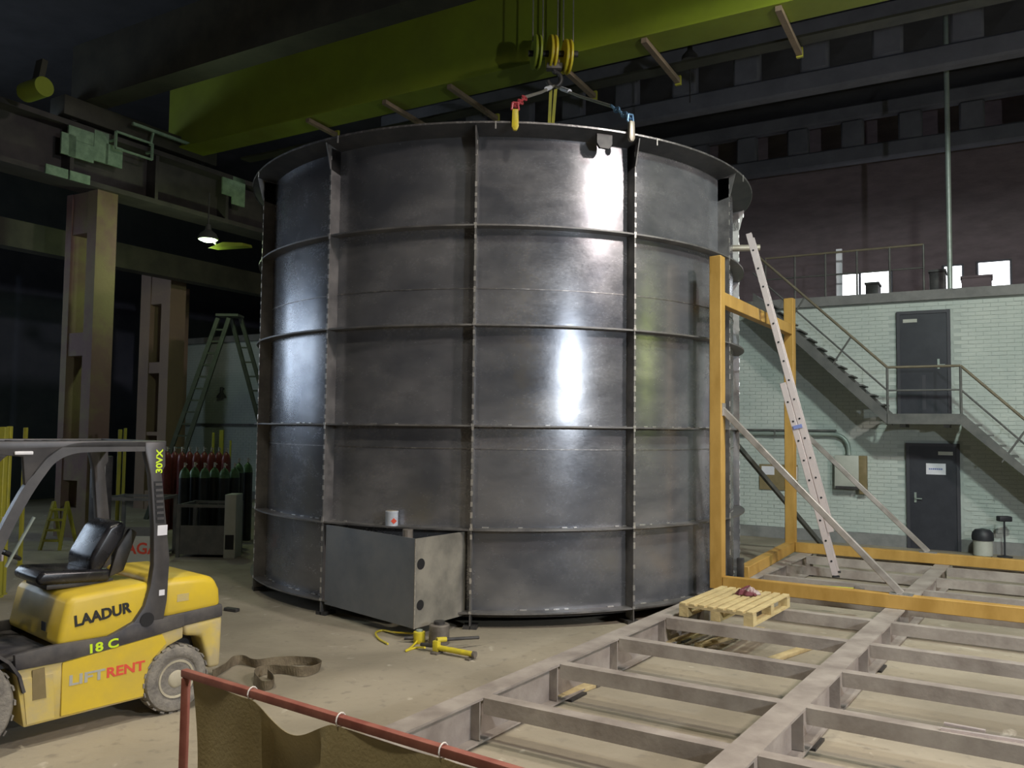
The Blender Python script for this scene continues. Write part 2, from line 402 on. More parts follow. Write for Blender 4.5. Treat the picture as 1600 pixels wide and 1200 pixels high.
structure(MB().buv(UB - .035, UB, VL, dA[0] - .06, 0, .235).build('baseboard_back', M_plinth))
structure(MB().buv(UB - .035, UB, dA[1] + .06, 6, 0, .235).build('baseboard_back_right', M_plinth))
structure(MB().buv(UB - .10, UU, VL, VR, ZT, ZT + .2).build('trim_1', M_conc))
structure(MB().buv(UU, UU + .25, VL, VR, 0, 11.2).build('wall_upper', M_upper))

def door(n, d, plate_right, paper):
    u = UB - .02
    o = MB().buv(u - .03, UB, d[0], d[1], d[2], d[3]).build('door_%d' % n, M_door); structure(o)
    fr = MB()
    fr.buv(u - .05, UB, d[0] - .06, d[0], d[2], d[3] + .06).buv(u - .05, UB, d[1], d[1] + .06, d[2], d[3] + .06).buv(u - .05, UB, d[0], d[1], d[3], d[3] + .06)
    fr.build('door_frame', M_dframe, o)
    w_ = d[1] - d[0]
    vv = d[1] - .32 if plate_right else d[0] + .06
    MB().buv(u - .038, u - .03, vv, vv + .26, d[3] - .17, d[3] - .10).build('name_plate', M_boxgrey, o)
    hv = d[0] + .10 if plate_right else d[1] - .16
    h = MB().buv(u - .05, u - .03, hv - .02, hv + .02, d[2] + .92, d[2] + 1.12); h.bar(UV(u - .07, hv - .01, d[2] + 1.0), UV(u - .07, hv + .12, d[2] + 1.0), .02, .02); h.tube(UV(u - .08, hv, d[2] + 1.0), UV(u - .03, hv, d[2] + 1.0), .012)
    h.build('handle', M_pipe, o)
    if paper:
        p = MB().buv(u - .034, u - .03, d[0] + .30, d[0] + .65, d[3] - .56, d[3] - .34).build('paper_notice', M_white, o)
        q = MB()
        x = d[0] + .35
        while x < d[0] + .60:
            l = random.uniform(.018, .035); q.buv(u - .036, u - .034, x, x + l, d[3] - .465, d[3] - .435); x += l + .008
        tag(q.build('blue_lettering', M_blueink, p), 'line of small blue letters')
    else:
        MB().buv(u - .034, u - .03, d[0] + w_ * .46, d[0] + w_ * .54, d[2] + .1, d[2] + .8).build('scuff_strip', M_dframe, o)
door(1, dA, True, True); door(2, dB, False, False)

# upper windows, lit by daylight
for i, (x0, x1, y0, y1) in enumerate([(1312, 1342, 431, 455), (1346, 1392, 428, 458), (1476, 1503, 418, 450), (1529, 1578, 412, 452)]):
    a = onU(x0, y0, UU); b = onU(x1, y1, UU); v0, v1 = vof(a), vof(b); z1, z0 = a.z, b.z - .3
    wn = MB().buv(UU - .06, UU, v0 - .05, v1 + .05, z0 - .05, z1 + .05); o = structure(wn.build('window_%d' % (i + 1), M_frame))
    MB().buv(UU - .075, UU - .06, v0, v1, z0, z1).build('pane', M_winlit, o)

# roof beams with openings
for i, (u, zb) in enumerate(((17.0, 9.15), (22.4, 9.25))):
    b = MB(); b.buv(u, u + .32, -14, 10, zb, zb + .42); b.buv(u, u + .32, -14, 10, zb + 1.12, zb + 1.5)
    v = -14
    while v < 10: b.buv(u + .03, u + .29, v, v + .55, zb + .42, zb + 1.12); v += 1.35
    o = b.build('roof_beam', M_beam, bevel=.05, seg=1)
    tag(o, ['nearer grey concrete roof beam with a row of square openings', 'farther grey concrete roof beam with square openings above the upper windows'][i], 'roof beam', 'roof beams')

# ------------------------------------------------------------------ mezzanine edge
def on(px, py, u): p = onU(px, py, u); return vof(p), p.z
MZ = ZT + .2
ur = UB + .12
v0, _ = on(1196, 420, ur); v1, _ = on(1443, 400, ur)
t = thing('mezzanine_railing', UV(ur, (v0 + v1) / 2, MZ), 'dark tube railing along the edge above the white brick wall', 'railing')
for k in range(6):
    v = v0 + (v1 - v0) * k / 5; MB().tube(UV(ur, v, MZ), UV(ur, v, MZ + .98), .022).build('post', M_darktube, t)
MB().tube(UV(ur, v0, MZ + .98), UV(ur, v1, MZ + .98), .024).build('top_rail', M_rail, t)
MB().tube(UV(ur, v0, MZ + .5), UV(ur, v1, MZ + .5), .018).build('mid_rail', M_darktube, t)
v, _ = on(1482, 300, UB + .35)
t = MB().tube(UV(UB + .35, v, MZ), UV(UB + .35, v, 11.1), .05, 14); t.tube(UV(UB + .35, v, MZ), UV(UB + .35, v, MZ + .03), .12, 14)
tag(t.build('support_pipe', M_pipe, smooth=True), 'thin pale vertical pipe rising from the mezzanine to the roof', 'pipe')
v, _ = on(1311, 420, UB + .6)
tag(MB().buv(UB + .6, UB + .68, v - .06, v + .06, MZ, MZ + 1.15).buv(UB + .52, UB + .76, v - .15, v + .15, MZ, MZ + .02).build('marker_post', M_white), 'short pale post beside the leftmost bright upper window', 'post')
def crate(name, px0, px1, h, u, m_, lab):
    a, _ = on(px0, 440, u); b, _ = on(px1, 440, u)
    o = MB().buv(u, u + .6, a, b, MZ, MZ + h).build(name, m_, bevel=.02); tag(o, lab, 'crate'); 
    l = MB().buv(u - .02, u + .62, a - .02, b + .02, MZ + h, MZ + h + .05).build('lid', m_, o)
    return o
crate('storage_crate', 1502, 1550, .60, 21, M_upper, 'low brown crate in front of the rightmost bright upper windows')
crate('dark_storage_crate', 1352, 1372, .70, 21.5, M_dark, 'small dark crate in front of the second bright upper window')
crate('tall_storage_crate', 1452, 1477, .62, 20, M_dark, 'dark crate beside the thin pale vertical pipe on the mezzanine')

# ------------------------------------------------------------------ staircase
US0, US1 = 17.5, 18.5
vl0, _ = on(1387, 652, US0); vl1, _ = on(1502, 652, US0)
t = thing('metal_staircase', UV((US0 + US1) / 2, vl1 + 1, 0), 'grey metal staircase with a landing and pipe handrails along the white wall', 'staircase')
ld = MB().buv(US0, UB - .09, vl0, vl1, LZ - .06, LZ).build('landing', M_stair, t)
MB().buv(US0 - .03, US0, vl0, vl1, LZ - .20, LZ).build('landing_edge_channel', M_stair, ld)
for v in (vl0 + .25, vl1 - .25): MB().buv(US0 + .1, UB - .09, v - .05, v + .05, LZ - .26, LZ - .06).build('landing_bracket', M_stair, ld)
rise1 = MZ - LZ; vt = vl0 - rise1 * 1.02; run2 = LZ; vbm = vl1 + run2
for u in (US0, US1 - .04):
    for (a, za, b, zb_) in ((vt, MZ, vl0, LZ), (vl1, LZ, vbm, .0)):
        s = MB(); P = [UV(u, a, za - .22), UV(u, b, zb_ - .22 if zb_ > .3 else 0), UV(u, b, zb_ + .03), UV(u, a, za + .03)]
        Q = [p + BU * .04 for p in P]; s.hexa([P[0], P[1], Q[1], Q[0], P[3], P[2], Q[2], Q[3]]); s.build('stringer', M_stair, t)
for (a, za, b, zb_, n) in ((vt, MZ, vl0, LZ, 13), (vl1, LZ, vbm, 0, 14)):
    for k in range(1, n):
        f = k / n; v = a + (b - a) * f; z = za + (zb_ - za) * f
        MB().buv(US0 + .04, US1 - .04, v - .14, v + .14, z - .03, z).build('tread', M_stair, t)
        MB().buv(US0 + .04, US1 - .04, v - .14, v - .12, z, z + abs(za - zb_) / n - .03).build('riser', M_stair, t)
RH = .90
def railing(pts, r):
    return MB().path(pts, r, 8)
rl = [UV(US0 + .02, vt, MZ + RH), UV(US0 + .02, vl0, LZ + RH), UV(US0 + .02, vl1, LZ + RH), UV(US0 + .02, vbm, RH)]
for a, b in zip(rl, rl[1:]):
    MB().tube(a, b, .026).build('handrail', M_rail, t)
    MB().tube(a - Z * .45, b - Z * .45, .018).build('mid_rail', M_stair, t)
for v in (vl0, vl1): MB().tube(UV(US0 + .02, v, LZ), UV(US0 + .02, v, LZ + RH), .024).build('baluster', M_stair, t)
for (a, za, b, zb_) in ((vt, MZ, vl0, LZ), (vl1, LZ, vbm, 0)):
    for f in (.33, .67):
        v = a + (b - a) * f; z = za + (zb_ - za) * f
        MB().tube(UV(US0 + .02, v - .25, z - .0), UV(US0 + .02, v + .20, z + RH - .2), .018).build('baluster', M_stair, t)

# ------------------------------------------------------------------ wall fittings
uw = UB - .013
a, z1 = on(1306, 711, uw); b, z0 = on(1356, 764, uw)
t = thing('electric_cabinet', UV(uw - .1, (a + b) / 2, z0), 'grey electric cabinet with a brown edge under the bent conduit', 'cabinet')
MB().buv(uw - .2, uw, a, a + (b - a) * .76, z0, z1).build('body', M_boxgrey, t, bevel=.01)
MB().buv(uw - .17, uw, a + (b - a) * .76, b, z0 - .1, z1).build('side_box', M_brown, t, bevel=.01)
MB().buv(uw - .22, uw, a + .02, a + (b - a) * .74, z0 - .01, z0 + .05).build('bottom_ledge', M_dark, t)
a, z1 = on(1187, 725, uw); b, z0 = on(1247, 767, uw)
t = thing('notice_board', UV(uw, (a + b) / 2, z0), 'brown notice board with two white sheets behind the far ochre post', 'notice board')
MB().buv(uw - .03, uw, a, b, z0, z1).build('board', M_brown, t)
for p0, p1, q0, q1 in ((1190, 1210, 728, 742), (1238, 1246, 729, 750)):
    c, zc = on(p0, q0, uw - .03); d, zd = on(p1, q1, uw - .03); MB().buv(uw - .036, uw - .03, c, d, zd, zc).build('paper_sheet', M_white, t)
c0, zc = on(1100, 676, uw); c1, _ = on(1315, 676, uw); ce, ze = on(1327, 711, uw)
t = thing('conduit_run', UV(uw, (c0 + c1) / 2, ze), 'grey conduit along the white wall bending down into the electric cabinet', 'conduit')
pp = [UV(uw - .08, c0, zc), UV(uw - .08, c1 - .15, zc)] + [UV(uw - .08, c1 - .15 + .30 * math.sin(q), zc - .30 + .30 * math.cos(q)) for q in (.3, .6, .9, 1.2, 1.57)] + [UV(uw - .08, c1 + .15, ze + .0)]
MB().path(pp, .045, 10).build('pipe', M_pipe, t, smooth=True)
MB().buv(uw - .12, uw, c0, c1 - .1, zc + .06, zc + .10).build('cable_tray', M_stair, t)
for k in range(4):
    v = c0 + (c1 - c0) * (k + .5) / 4.6; MB().buv(uw - .13, uw, v - .015, v + .015, zc - .055, zc + .06).build('clip', M_stair, t)
structure(MB().buv(UB - .11, UB - .02, VL + 1, -12.2, 2.28, 2.36).build('trim_2', M_stair))
# waste bin and stand by the door
p = onU(1536, 860, UB - .45); p = Vector((p.x, p.y, 0))
t = thing('waste_bin', p, 'black domed waste bin beside the ground-floor door', 'bin')
MB().lathe([(.14, 0), (.165, .02), (.17, .36), (.15, .37)], p, k=18).build('body', M_boxgrey, t, smooth=True)
MB().lathe([(.185, .30), (.19, .36), (.18, .44), (.13, .50), (.02, .52)], p, k=18).build('lid', M_binm, t, smooth=True)
p = onU(1570, 862, UB - .4); p = Vector((p.x, p.y, 0))
t = thing('post_stand', p, 'thin black stand with a small flat head near the wall', 'stand')
MB().lathe([(.13, 0), (.13, .02), (.03, .04)], p).build('foot', M_binm, t); MB().tube(p + Z * .02, p + Z * .68, .016).build('pole', M_binm, t)
MB().box(p + Z * .72, (.24, .14, .10)).build('head', M_binm, t, bevel=.02)

# left part of the wall: wall lamp
p = onU(346, 617, UB - .1)
t = thing('wall_lamp', p, 'small dark bell-shaped wall lamp on the white wall left of the tank', 'lamp')
MB().lathe([(.16, -.10), (.15, -.05), (.06, .08), (.05, .25), (.01, .26)], p).build('shade', M_dark, t, smooth=True)
MB().tube(p + Z * .2, p + Z * .2 + BU * .1, .03).build('arm', M_dark, t)

# ================================================================== TANK
TC = Vector((-.18, 13.37, 0)); RS, RO = 3.64, 3.80
ANG0 = math.radians(-4.1); STEP = math.radians(30)
LV = [.18, 1.13, 2.33, 3.51, 4.69, 5.79]
tank = thing('steel_tank', TC, 'huge round unfinished steel tank of welded plates with ribs and hoops', 'tank')
seams = [.16, 2.06, 3.96, 5.80]
PL = []
for c in range(3):
    g = .004
    src = MB().arc((0, 0), RS - .02, RS, seams[c] + g, seams[c + 1] - g, g / RS, STEP - g / RS, 10)
    o = src.build('shell_plate', M_steel, tank, smooth=True, local=True); o.rotation_euler.z = ANG0
    for k in range(1, 12):
        q = share(o, tank, Matrix.Rotation(ANG0 + STEP * k, 4, 'Z'))
for zz in seams[1:3]:
    MB().arc((0, 0), RS - .005, RS + .006, zz - .006, zz + .006, 0, 2 * math.pi, 144).build('seam_weld', M_seam, tank, local=True)
MB().arc((0, 0), .05, RS - .03, .10, .16, 0, 2 * math.pi, 72).build('floor_plate', M_dark, tank, local=True)
for z in LV[1:5] + LV[:1]:
    MB().arc((0, 0), RS, RO, z - .010, z + .010, 0, 2 * math.pi, 144).build('hoop', M_steel2, tank, smooth=True, local=True)
RR, RT = RO + .12, 5.865
rim = MB(); n_ = 144
for q in range(n_):
    t = 2 * math.pi * q / n_; d = Vector((math.sin(t), -math.cos(t), 0))
    rim.v += [d * (RS - .02) + Z * 5.79, d * RR + Z * RT, d * RR + Z * (RT + .014), d * (RS - .02) + Z * 5.806]
for q in range(n_):
    a = q * 4; b = ((q + 1) % n_) * 4
    for e in range(4): rim.f.append((a + e, b + e, b + (e + 1) % 4, a + (e + 1) % 4))
rim = rim.build('top_rim', M_rimst, tank, smooth=True, local=True)
MB().arc((0, 0), RR - .004, RR + .004, RT - .004, RT + .018, 0, 2 * math.pi, 144).build('rim_edge', M_seam, rim, local=True)
for k in range(12):
    t = ANG0 + STEP * k + .06; d = Vector((math.sin(t), -math.cos(t), 0))
    MB().box(d * (RR + .006) + Z * (RT - .03), (.016, .010, .09), d.cross(Z), d).build('rim_joint', M_weld, rim, local=True)
rb = MB().box((0, -(RS + RO) / 2, (5.80) / 2), (.016, RO - RS, 5.80)).build('rib', M_steel2, tank, local=True); rb.rotation_euler.z = ANG0
ft = MB().box((0, -(RS + RO) / 2 + .01, .02), (.16, .18, .04)).build('foot_plate', M_dark, tank, local=True); ft.rotation_euler.z = ANG0
gs = MB().prism([(0, 0), (.25, .06), (.17, -.26), (0, -.30)], (-.008, -RS, 5.79), (0, -1, 0), (0, 0, 1), (.016, 0, 0)).build('rim_gusset', M_steel2, tank, local=True); gs.rotation_euler.z = ANG0
for k in range(1, 12):
    for s_ in (rb, ft, gs): share(s_, tank, Matrix.Rotation(ANG0 + STEP * k, 4, 'Z'))
wd = MB()
for k in range(12):
    t = ANG0 + STEP * k; d = Vector((math.sin(t), -math.cos(t), 0)); tn = Vector((math.cos(t), math.sin(t), 0))
    z = .3
    while z < 5.8:
        if random.random() < .86:
            h = random.uniform(.04, .075); wd.box(d * (RO + .001) + Z * z + tn * .002, (.026, .008, h), tn, d)
        z += .125
    for zz in LV[:5]:
        if random.random() < .9: wd.box(d * (RO + .003) + Z * (zz + .01), (.035, .01, .03), tn, d)
for zz in LV[:5]:
    a = 0
    while a < 2 * math.pi:
        if random.random() < .55:
            d = Vector((math.sin(a), -math.cos(a), 0)); tn = Vector((math.cos(a), math.sin(a), 0))
            wd.box(d * (RS + .006) + Z * (zz + .014), (random.uniform(.03, .09), .012, .012), tn, d)
        a += random.uniform(.03, .06)
tag(wd.build('stitch_weld', M_weld, tank, local=True), 'bright stitch welds along the ribs and hoops', kind='stuff')
# lifting lug below the rim and drip tab
t = math.radians(19); d = Vector((math.sin(t), -math.cos(t), 0)); tn = d.cross(Z)
MB().prism([(-.10, .08), (-.10, -.03), (-.06, -.09), (.06, -.09), (.10, -.03), (.10, .08)], d * (RO + .02) + Z * 5.76, tn, Z, d * .04).build('lifting_lug', M_dark, tank, local=True)
# outlet box at the foot of the tank
def tk(a, r): a = math.radians(a); return TC + Vector((math.sin(a), -math.cos(a), 0)) * r
A = tk(-33.2, RO - .01); Cn = DY(649.5, 838, 9.0); Cn = Vector((Cn.x, Cn.y, 0)); Bq = tk(-5.2, RS + .05)
def vplate(a, b, z0, z1, th):
    n = (b - a).cross(Z).normalized() * th; return MB().hexa([a + Z * z0, b + Z * z0, b + n + Z * z0, a + n + Z * z0, a + Z * z1, b + Z * z1, b + n + Z * z1, a + n + Z * z1])
bx = vplate(A, Cn, .14, 1.10, -.014).build('box_front_plate', M_plate, tank); tag(bx, 'blue-grey flat plate of the outlet box')
sp = vplate(Cn, Bq, .14, 1.10, -.014).build('box_side_plate', M_plate2, tank); tag(sp, 'tan stained plate with two bolt holes')
nn = (Bq - Cn).cross(Z).normalized(); dd = (Bq - Cn).normalized()
for z, r in ((.82, .06), (.38, .055)):
    MB().lathe([(r, 0), (r, .004)], Cn + dd * .09 + Z * z + nn * .0005, nn, 20).build('bolt_hole', M_hole, sp)
MB().bar(Cn + nn * .004 + Z * .14, Cn + nn * .004 + Z * 1.1, .012, .012).build('corner_weld', M_weld, bx)
MB().tube((A + Bq) / 2 * .35 + Cn * .65 + Z * .9, (A + Bq) / 2 * .35 + Cn * .65 + Z * 1.16, .06, 14).build('bolt_stub', M_block, tank)
# nozzle on the right side
p = tk(80, RS); d = (p - TC).normalized()
MB().tube(p + Z * 5.15, p + d * .42 + Z * 5.15, .05, 12).build('nozzle', M_tan, tank)

# paint can on the hoop
p = tk(-19.2, RS + .085); p = Vector((p.x, p.y, LV[1] + .0105))
t = thing('paint_can', p, 'small white paint can with a red diamond mark on the tank hoop', 'can')
MB().lathe([(.073, 0), (.075, .006), (.075, .155), (.078, .16), (.078, .17), (.07, .172)], p, k=24).build('body', M_can, t, smooth=True)
MB().lathe([(.066, .165), (.066, .176), (.02, .176)], p, k=24).build('lid', M_tan, t)
nv = (CP - p); nv.z = 0; nv.normalize(); tv = nv.cross(Z)
MB().prism([(0, -.035), (.035, 0), (0, .035), (-.035, 0)], p + Z * .06 + nv * .0755 - tv * .025, tv, Z, nv * .003).build('warning_diamond', M_red, t)

# jack, packing block, pump
p = G(655, 1004); p.z = 0
t = thing('hydraulic_jack', p, 'short yellow hydraulic cylinder jack under the corner of the steel box', 'jack')
MB().lathe([(.062, 0), (.064, .005), (.064, .115), (.05, .12)], p, k=22).build('cylinder', M_jack, t, smooth=True)
MB().lathe([(.036, .11), (.036, .135), (.03, .138)], p, k=18).build('ram', M_pipe, t)
cpl = MB().tube(p + Vector((-.06, -.01, .05)), p + Vector((-.16, -.02, .05)), .018).build('coupling', M_dark, t)
p = G(686, 1006); p.z = 0
t = thing('packing_block', p, 'dark rusty round steel packing block next to the yellow jack', 'block')
MB().lathe([(.105, 0), (.11, .01), (.11, .20), (.10, .21)], p, k=24).build('body', M_block, t, smooth=True)
MB().lathe([(.06, .21), (.06, .24)], p, k=16).build('cap', M_dark, t)
pa = G(682, 1020); pb = G(739, 1031); pa.z = pb.z = .055
t = thing('hand_pump', Vector((pa.x, pa.y, 0)), 'yellow hydraulic hand pump with a black lever lying on the floor', 'pump')
dr = (pb - pa).normalized(); sd = dr.cross(Z)
MB().tube(pa, pb, .028, 16).build('reservoir', M_jack, t, smooth=True)
MB().tube(pb, pb + dr * .03, .033, 16).build('end_cap', M_block, t)
MB().box(pa + Z * .015, (.06, .07, .11), sd, dr).build('pump_head', M_jack, t, bevel=.01)
MB().box(pa - Z * .045 + dr * .02, (.16, .08, .02), sd, dr).box(pb - Z * .045 - dr * .03, (.12, .05, .02), sd, dr).build('foot', M_block, t)
lv0 = pa + Z * .075; lv1 = DY(748, 996, lv0.y + .25)
MB().tube(lv0, lv1, .017, 10).build('lever', M_dark, t)
MB().tube(lv0, lv0 + (lv1 - lv0) * .22, .026, 10).build('lever_socket', M_jack, t)
MB().tube(pa + Z * .01, pa - dr * .20 + Z * .0, .02).build('outlet_fitting', M_dark, t)
hz = .014
hp = [G(645, 1000, .05), G(640, 997, .03), G(622, 992, hz), G(603, 988, hz), G(590, 990, hz), G(588, 995, hz), G(595, 1001, hz), G(606, 1006, hz)]
hq = [G(606, 1006, hz), G(625, 1008, hz), G(640, 1010, hz), G(648, 1006, .03), G(651, 997, .05)]
def smooth_path(P, n=5):
    out = []
    for i in range(len(P) - 1):
        p0 = P[max(i - 1, 0)]; p1 = P[i]; p2 = P[i + 1]; p3 = P[min(i + 2, len(P) - 1)]
        for k in range(n):
            s_ = k / n; out.append(.5 * ((2 * p1) + (p2 - p0) * s_ + (2 * p0 - 5 * p1 + 4 * p2 - p3) * s_ ** 2 + (3 * p1 - p0 - 3 * p2 + p3) * s_ ** 3))
    return out + [P[-1]]
hh = [G(650, 990, .05), G(636, 989, .05), G(615, 988, .03), G(598, 985, hz), G(587, 989, hz), G(592, 998, hz), G(606, 1006, hz)]
t = MB().path(smooth_path(hh), .011, 8); t.path(smooth_path([G(648, 990, .05), G(652, 1000, .03), G(643, 1011, hz), G(634, 1017, hz), G(650, 1012, hz), G(664, 1012, .05)]), .011, 8)
t = tag(t.build('hydraulic_hose', M_jack, smooth=True), 'yellow hydraulic hose looped on the floor beside the jack', 'hose')

# floor strap and scrap
def ribbon(pts, wd_, th=.006):
    P = smooth_path(pts, 6); mb = MB(); vs = []
    for i, p in enumerate(P):
        for a, b in ((0, 0), (0, wd_), (1, wd_), (1, 0)):
            d = (P[min(i + 1, len(P) - 1)] - P[max(i - 1, 0)]); d.z = 0; d.normalize(); n = d.cross(Z)
            lean = .35 * math.sin(i * .35)
            vs.append(p + n * (th * (a - .5) + b * lean * .8) + Z * b)
    n = len(P); fs = [(j * 4 + i, j * 4 + (i + 1) % 4, (j + 1) * 4 + (i + 1) % 4, (j + 1) * 4 + i) for j in range(n - 1) for i in range(4)]
    return mb.add(vs, fs + [(3, 2, 1, 0), tuple((n - 1) * 4 + i for i in range(4))])
sp_ = [G(332, 1062), G(350, 1050), G(368, 1040), G(385, 1040), G(402, 1044), G(430, 1042), G(465, 1040), G(492, 1041), G(499, 1048), G(485, 1056), G(468, 1058), G(445, 1054), G(420, 1054), G(402, 1060), G(396, 1070), G(408, 1079), G(424, 1077), G(428, 1066), G(418, 1060)]
tag(ribbon([Vector((p.x, p.y, .004)) for p in sp_], .085).build('lifting_strap', M_strap), 'brown webbing strap lying in loose loops on the floor', 'strap')
p = G(362, 955); t = MB().box(p + Z * .02, (.20, .07, .04), (.9, -.43, 0), (.43, .9, 0)); tag(t.build('scrap_bar', M_dark, bevel=.005), 'short dark scrap bar on the floor behind the forklift', 'scrap')

# ================================================================== GRID FRAME
FZ = .34
FO = G(605, 1133, FZ); FE = G(1058, 944, FZ)
fu = (FE - FO); fu.z = 0; fu.normalize()
fv = (G(1600, 1087, FZ) - G(974, 993, FZ)); fv.z = 0; fv.normalize()
def FP(s, t, z=0.0): p = FO + fu * s + fv * t; p.z = z; return p
sA = (G(1044, 962, FZ) - FO).dot(fu)
LEN = (G(1232, 858, FZ) - FO).dot(fu) + .1
grid = thing('steel_floor_frame', FP(2.5, 2, 0), 'large grey steel floor frame of long beams and cross beams', 'frame')
def ibeam(a, b, wd_, h, tf=.016, tw=.012):
    a = Vector(a); b = Vector(b); mb = MB()
    mb.bar(a - Z * (tf / 2), b - Z * (tf / 2), wd_, tf); mb.bar(a - Z * (h - tf / 2), b - Z * (h - tf / 2), wd_, tf); mb.bar(a - Z * h / 2, b - Z * h / 2, tw, h - 2 * tf)
    return mb
TW = 4.35
sp0 = -1.4
tmid = (G(1398, 955, FZ) - FO).dot((fv - fu * fv.dot(fu)).normalized()) / (fv.dot((fv - fu * fv.dot(fu)).normalized()))
for tt, wd_ in ((.09, .18), (tmid - .02, .20), (2 * tmid + .02, .18)):
    b_ = ibeam(FP(sp0, tt, FZ), FP(LEN, tt, FZ), wd_, .32)
    s_ = sA - .3
    for k in range(9):
        q = sA - .12 + (k - 4) * 1.08
        if sp0 < q < LEN: b_.box(FP(q, tt, FZ - .16), (wd_ * .9, .012, .28), fv, fu)
    b_.build('long_beam', M_grid, grid)
ss = [sA + k * 1.075 - .055 for k in range(-5, 6)]
ss = [s_ for s_ in ss if sp0 < s_ < LEN - .3]
for s_ in ss + [LEN - .06, sp0 + .06]:
    for (t0, t1) in ((.18, tmid - .12), (tmid + .08, 2 * tmid - .07)):
        mb = MB(); mb.bar(FP(s_, t0, FZ - .008), FP(s_, t1, FZ - .008), .11, .016); mb.bar(FP(s_ - .049, t0, FZ - .058), FP(s_ - .049, t1, FZ - .058), .012, .084); mb.bar(FP(s_ + .0, t0, FZ - .108), FP(s_, t1, FZ - .108), .11, .016)
        mb.build('cross_beam', M_grid, grid)
for s_ in (sp0 + .3, sA - 2, sA + .4, LEN - .4):
    for tt in (.09, tmid - .02, 2 * tmid + .02): MB().box(FP(s_, tt, .01), (.26, .26, .02), fv, fu).build('packing_plate', M_dark, grid)

# loose timbers and boards on the floor under the frame
for i, (a, b) in enumerate((((1010, 1018), (1120, 985)), ((1090, 1012), (1190, 985)), ((1190, 1040), (1290, 1005)), ((870, 1095), (960, 1060)))):
    p = G(*a); q = G(*b); p.z = q.z = .022
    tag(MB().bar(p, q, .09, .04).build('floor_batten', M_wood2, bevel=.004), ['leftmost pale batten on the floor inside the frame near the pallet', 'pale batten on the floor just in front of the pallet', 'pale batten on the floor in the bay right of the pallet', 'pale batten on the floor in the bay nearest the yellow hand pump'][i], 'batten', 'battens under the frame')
p = G(925, 1070); tag(MB().box(p + Z * .06, (.18, .14, .12), fv, fu).build('timber_offcut', M_block, bevel=.01), 'small dark timber offcut on the floor inside the frame', 'offcut')

# flat bars lying on the right of the frame
for i, (a, b) in enumerate((((1475, 1130), (1540, 1142)), ((1470, 1138), (1600, 1158)))):
    p = G(*a, FZ + .011); q = G(*b, FZ + .011)
    p.z = q.z = FZ + .009 + .0
    tag(MB().bar(p, q, .03, .016).build('flat_bar', M_alu), ['short bright flat bar lying on the frame at lower right', 'long bright flat bar lying on the frame at lower right'][i], 'bar', 'bright flat bars')

# ------------------------------------------------------------------ ochre portal
PW = .155
nP = G(1119, 912, FZ); sN = (nP - FO).dot(fu); 
ppx = lambda p: (p - FO)
def st_of(p):
    d = p - FO; a = fu.dot(fv); ps = d.dot(fu); pt = d.dot(fv); den = 1 - a * a
    return (ps - a * pt) / den, (pt - a * ps) / den
nbf = st_of(G(1407, 953, FZ)); nbl = st_of(G(1600, 971, FZ)); sN = (st_of(G(1241, 937, FZ))[0] + nbf[0] + nbl[0]) / 3 + PW / 2
fbf = [st_of(G(*q, FZ)) for q in ((1245, 866), (1450, 878), (1600, 893))]; sF = sum(q[0] for q in fbf) / 3 + PW / 2
pN = DY(1119, 700, FP(sN, .09).y); tN = st_of(pN)[1]; pF = DY(1230.5, 700, FP(sF, .09).y); tF = st_of(pF)[1]
fvp = Z.cross(fu) * -1
portal = thing('ochre_portal_frame', FP(sN, tN, FZ), 'ochre steel portal of two tall posts with cross bar and floor beams', 'portal frame')
PT = 4.53
for s_, t_ in ((sN, tN), (sF, tF)): MB().box(FP(s_, t_, (FZ + PT) / 2), (PW, PW, PT - FZ), fvp, fu).build('post', M_orange, portal, bevel=.008, seg=1)
zc = DY(1131, 455, FP(sN, tN).y).z - .085
MB().bar(FP(sN + PW / 2, tN, zc), FP(sF - PW / 2, tF, zc), .12, .17).build('cross_bar', M_orange, portal, bevel=.006, seg=1)
nb = MB().bar(FP(sN, tN + PW / 2 + .002, FZ + PW / 2), FP(sN, 5.2, FZ + PW / 2), .13, PW).build('floor_beam', M_orange, portal, bevel=.006, seg=1)
fb = MB().bar(FP(sF, tF + PW / 2 + .002, FZ + PW / 2), FP(sF, 5.2, FZ + PW / 2), .13, PW).build('floor_beam', M_orange, portal, bevel=.006, seg=1)
MB().bar(FP(sN + .9, tN + .02, FZ + PW / 2), FP(sF - PW / 2, tF, FZ + PW / 2), .14, PW).build('side_beam', M_orange, portal, bevel=.006, seg=1)
BZ = FZ + PW
def brace(s_, t_, ztop, px):
    p = G(px[0], px[1], BZ); tb = st_of(p)[1]; a = FP(s_, t_ + PW / 2 - .01, ztop); b = FP(s_, tb, BZ + .01)
    o = MB().bar(a, b, .06, .075).build('brace', M_tube, portal, bevel=.006, seg=1)
    MB().box(FP(s_, tb, BZ + .006), (.24, .12, .012), fv, fu).build('foot_plate', M_weld, o)
    MB().box(FP(s_, t_ + PW / 2 + .004, ztop), (.01, .11, .16), fvp, fu).build('end_plate', M_tube, o)
brace(sN, tN, DY(1131, 640, FP(sN, tN).y).z, (1408, 930)); brace(sF, tF, DY(1239, 662, FP(sF, tF).y).z, (1450, 864))
# dark prop behind
a = G(1291, 862); a.z = 0.0; d = Vector((3.40, 14.55, 0)); b = DY(1118, 655, d.y)
tag(MB().bar(a + Z * .03, b, .07, .07).box(a + Z * .01, (.2, .2, .02)).build('raking_prop', M_darktube), 'dark raking prop leaning on the tank behind the far ochre post', 'prop')

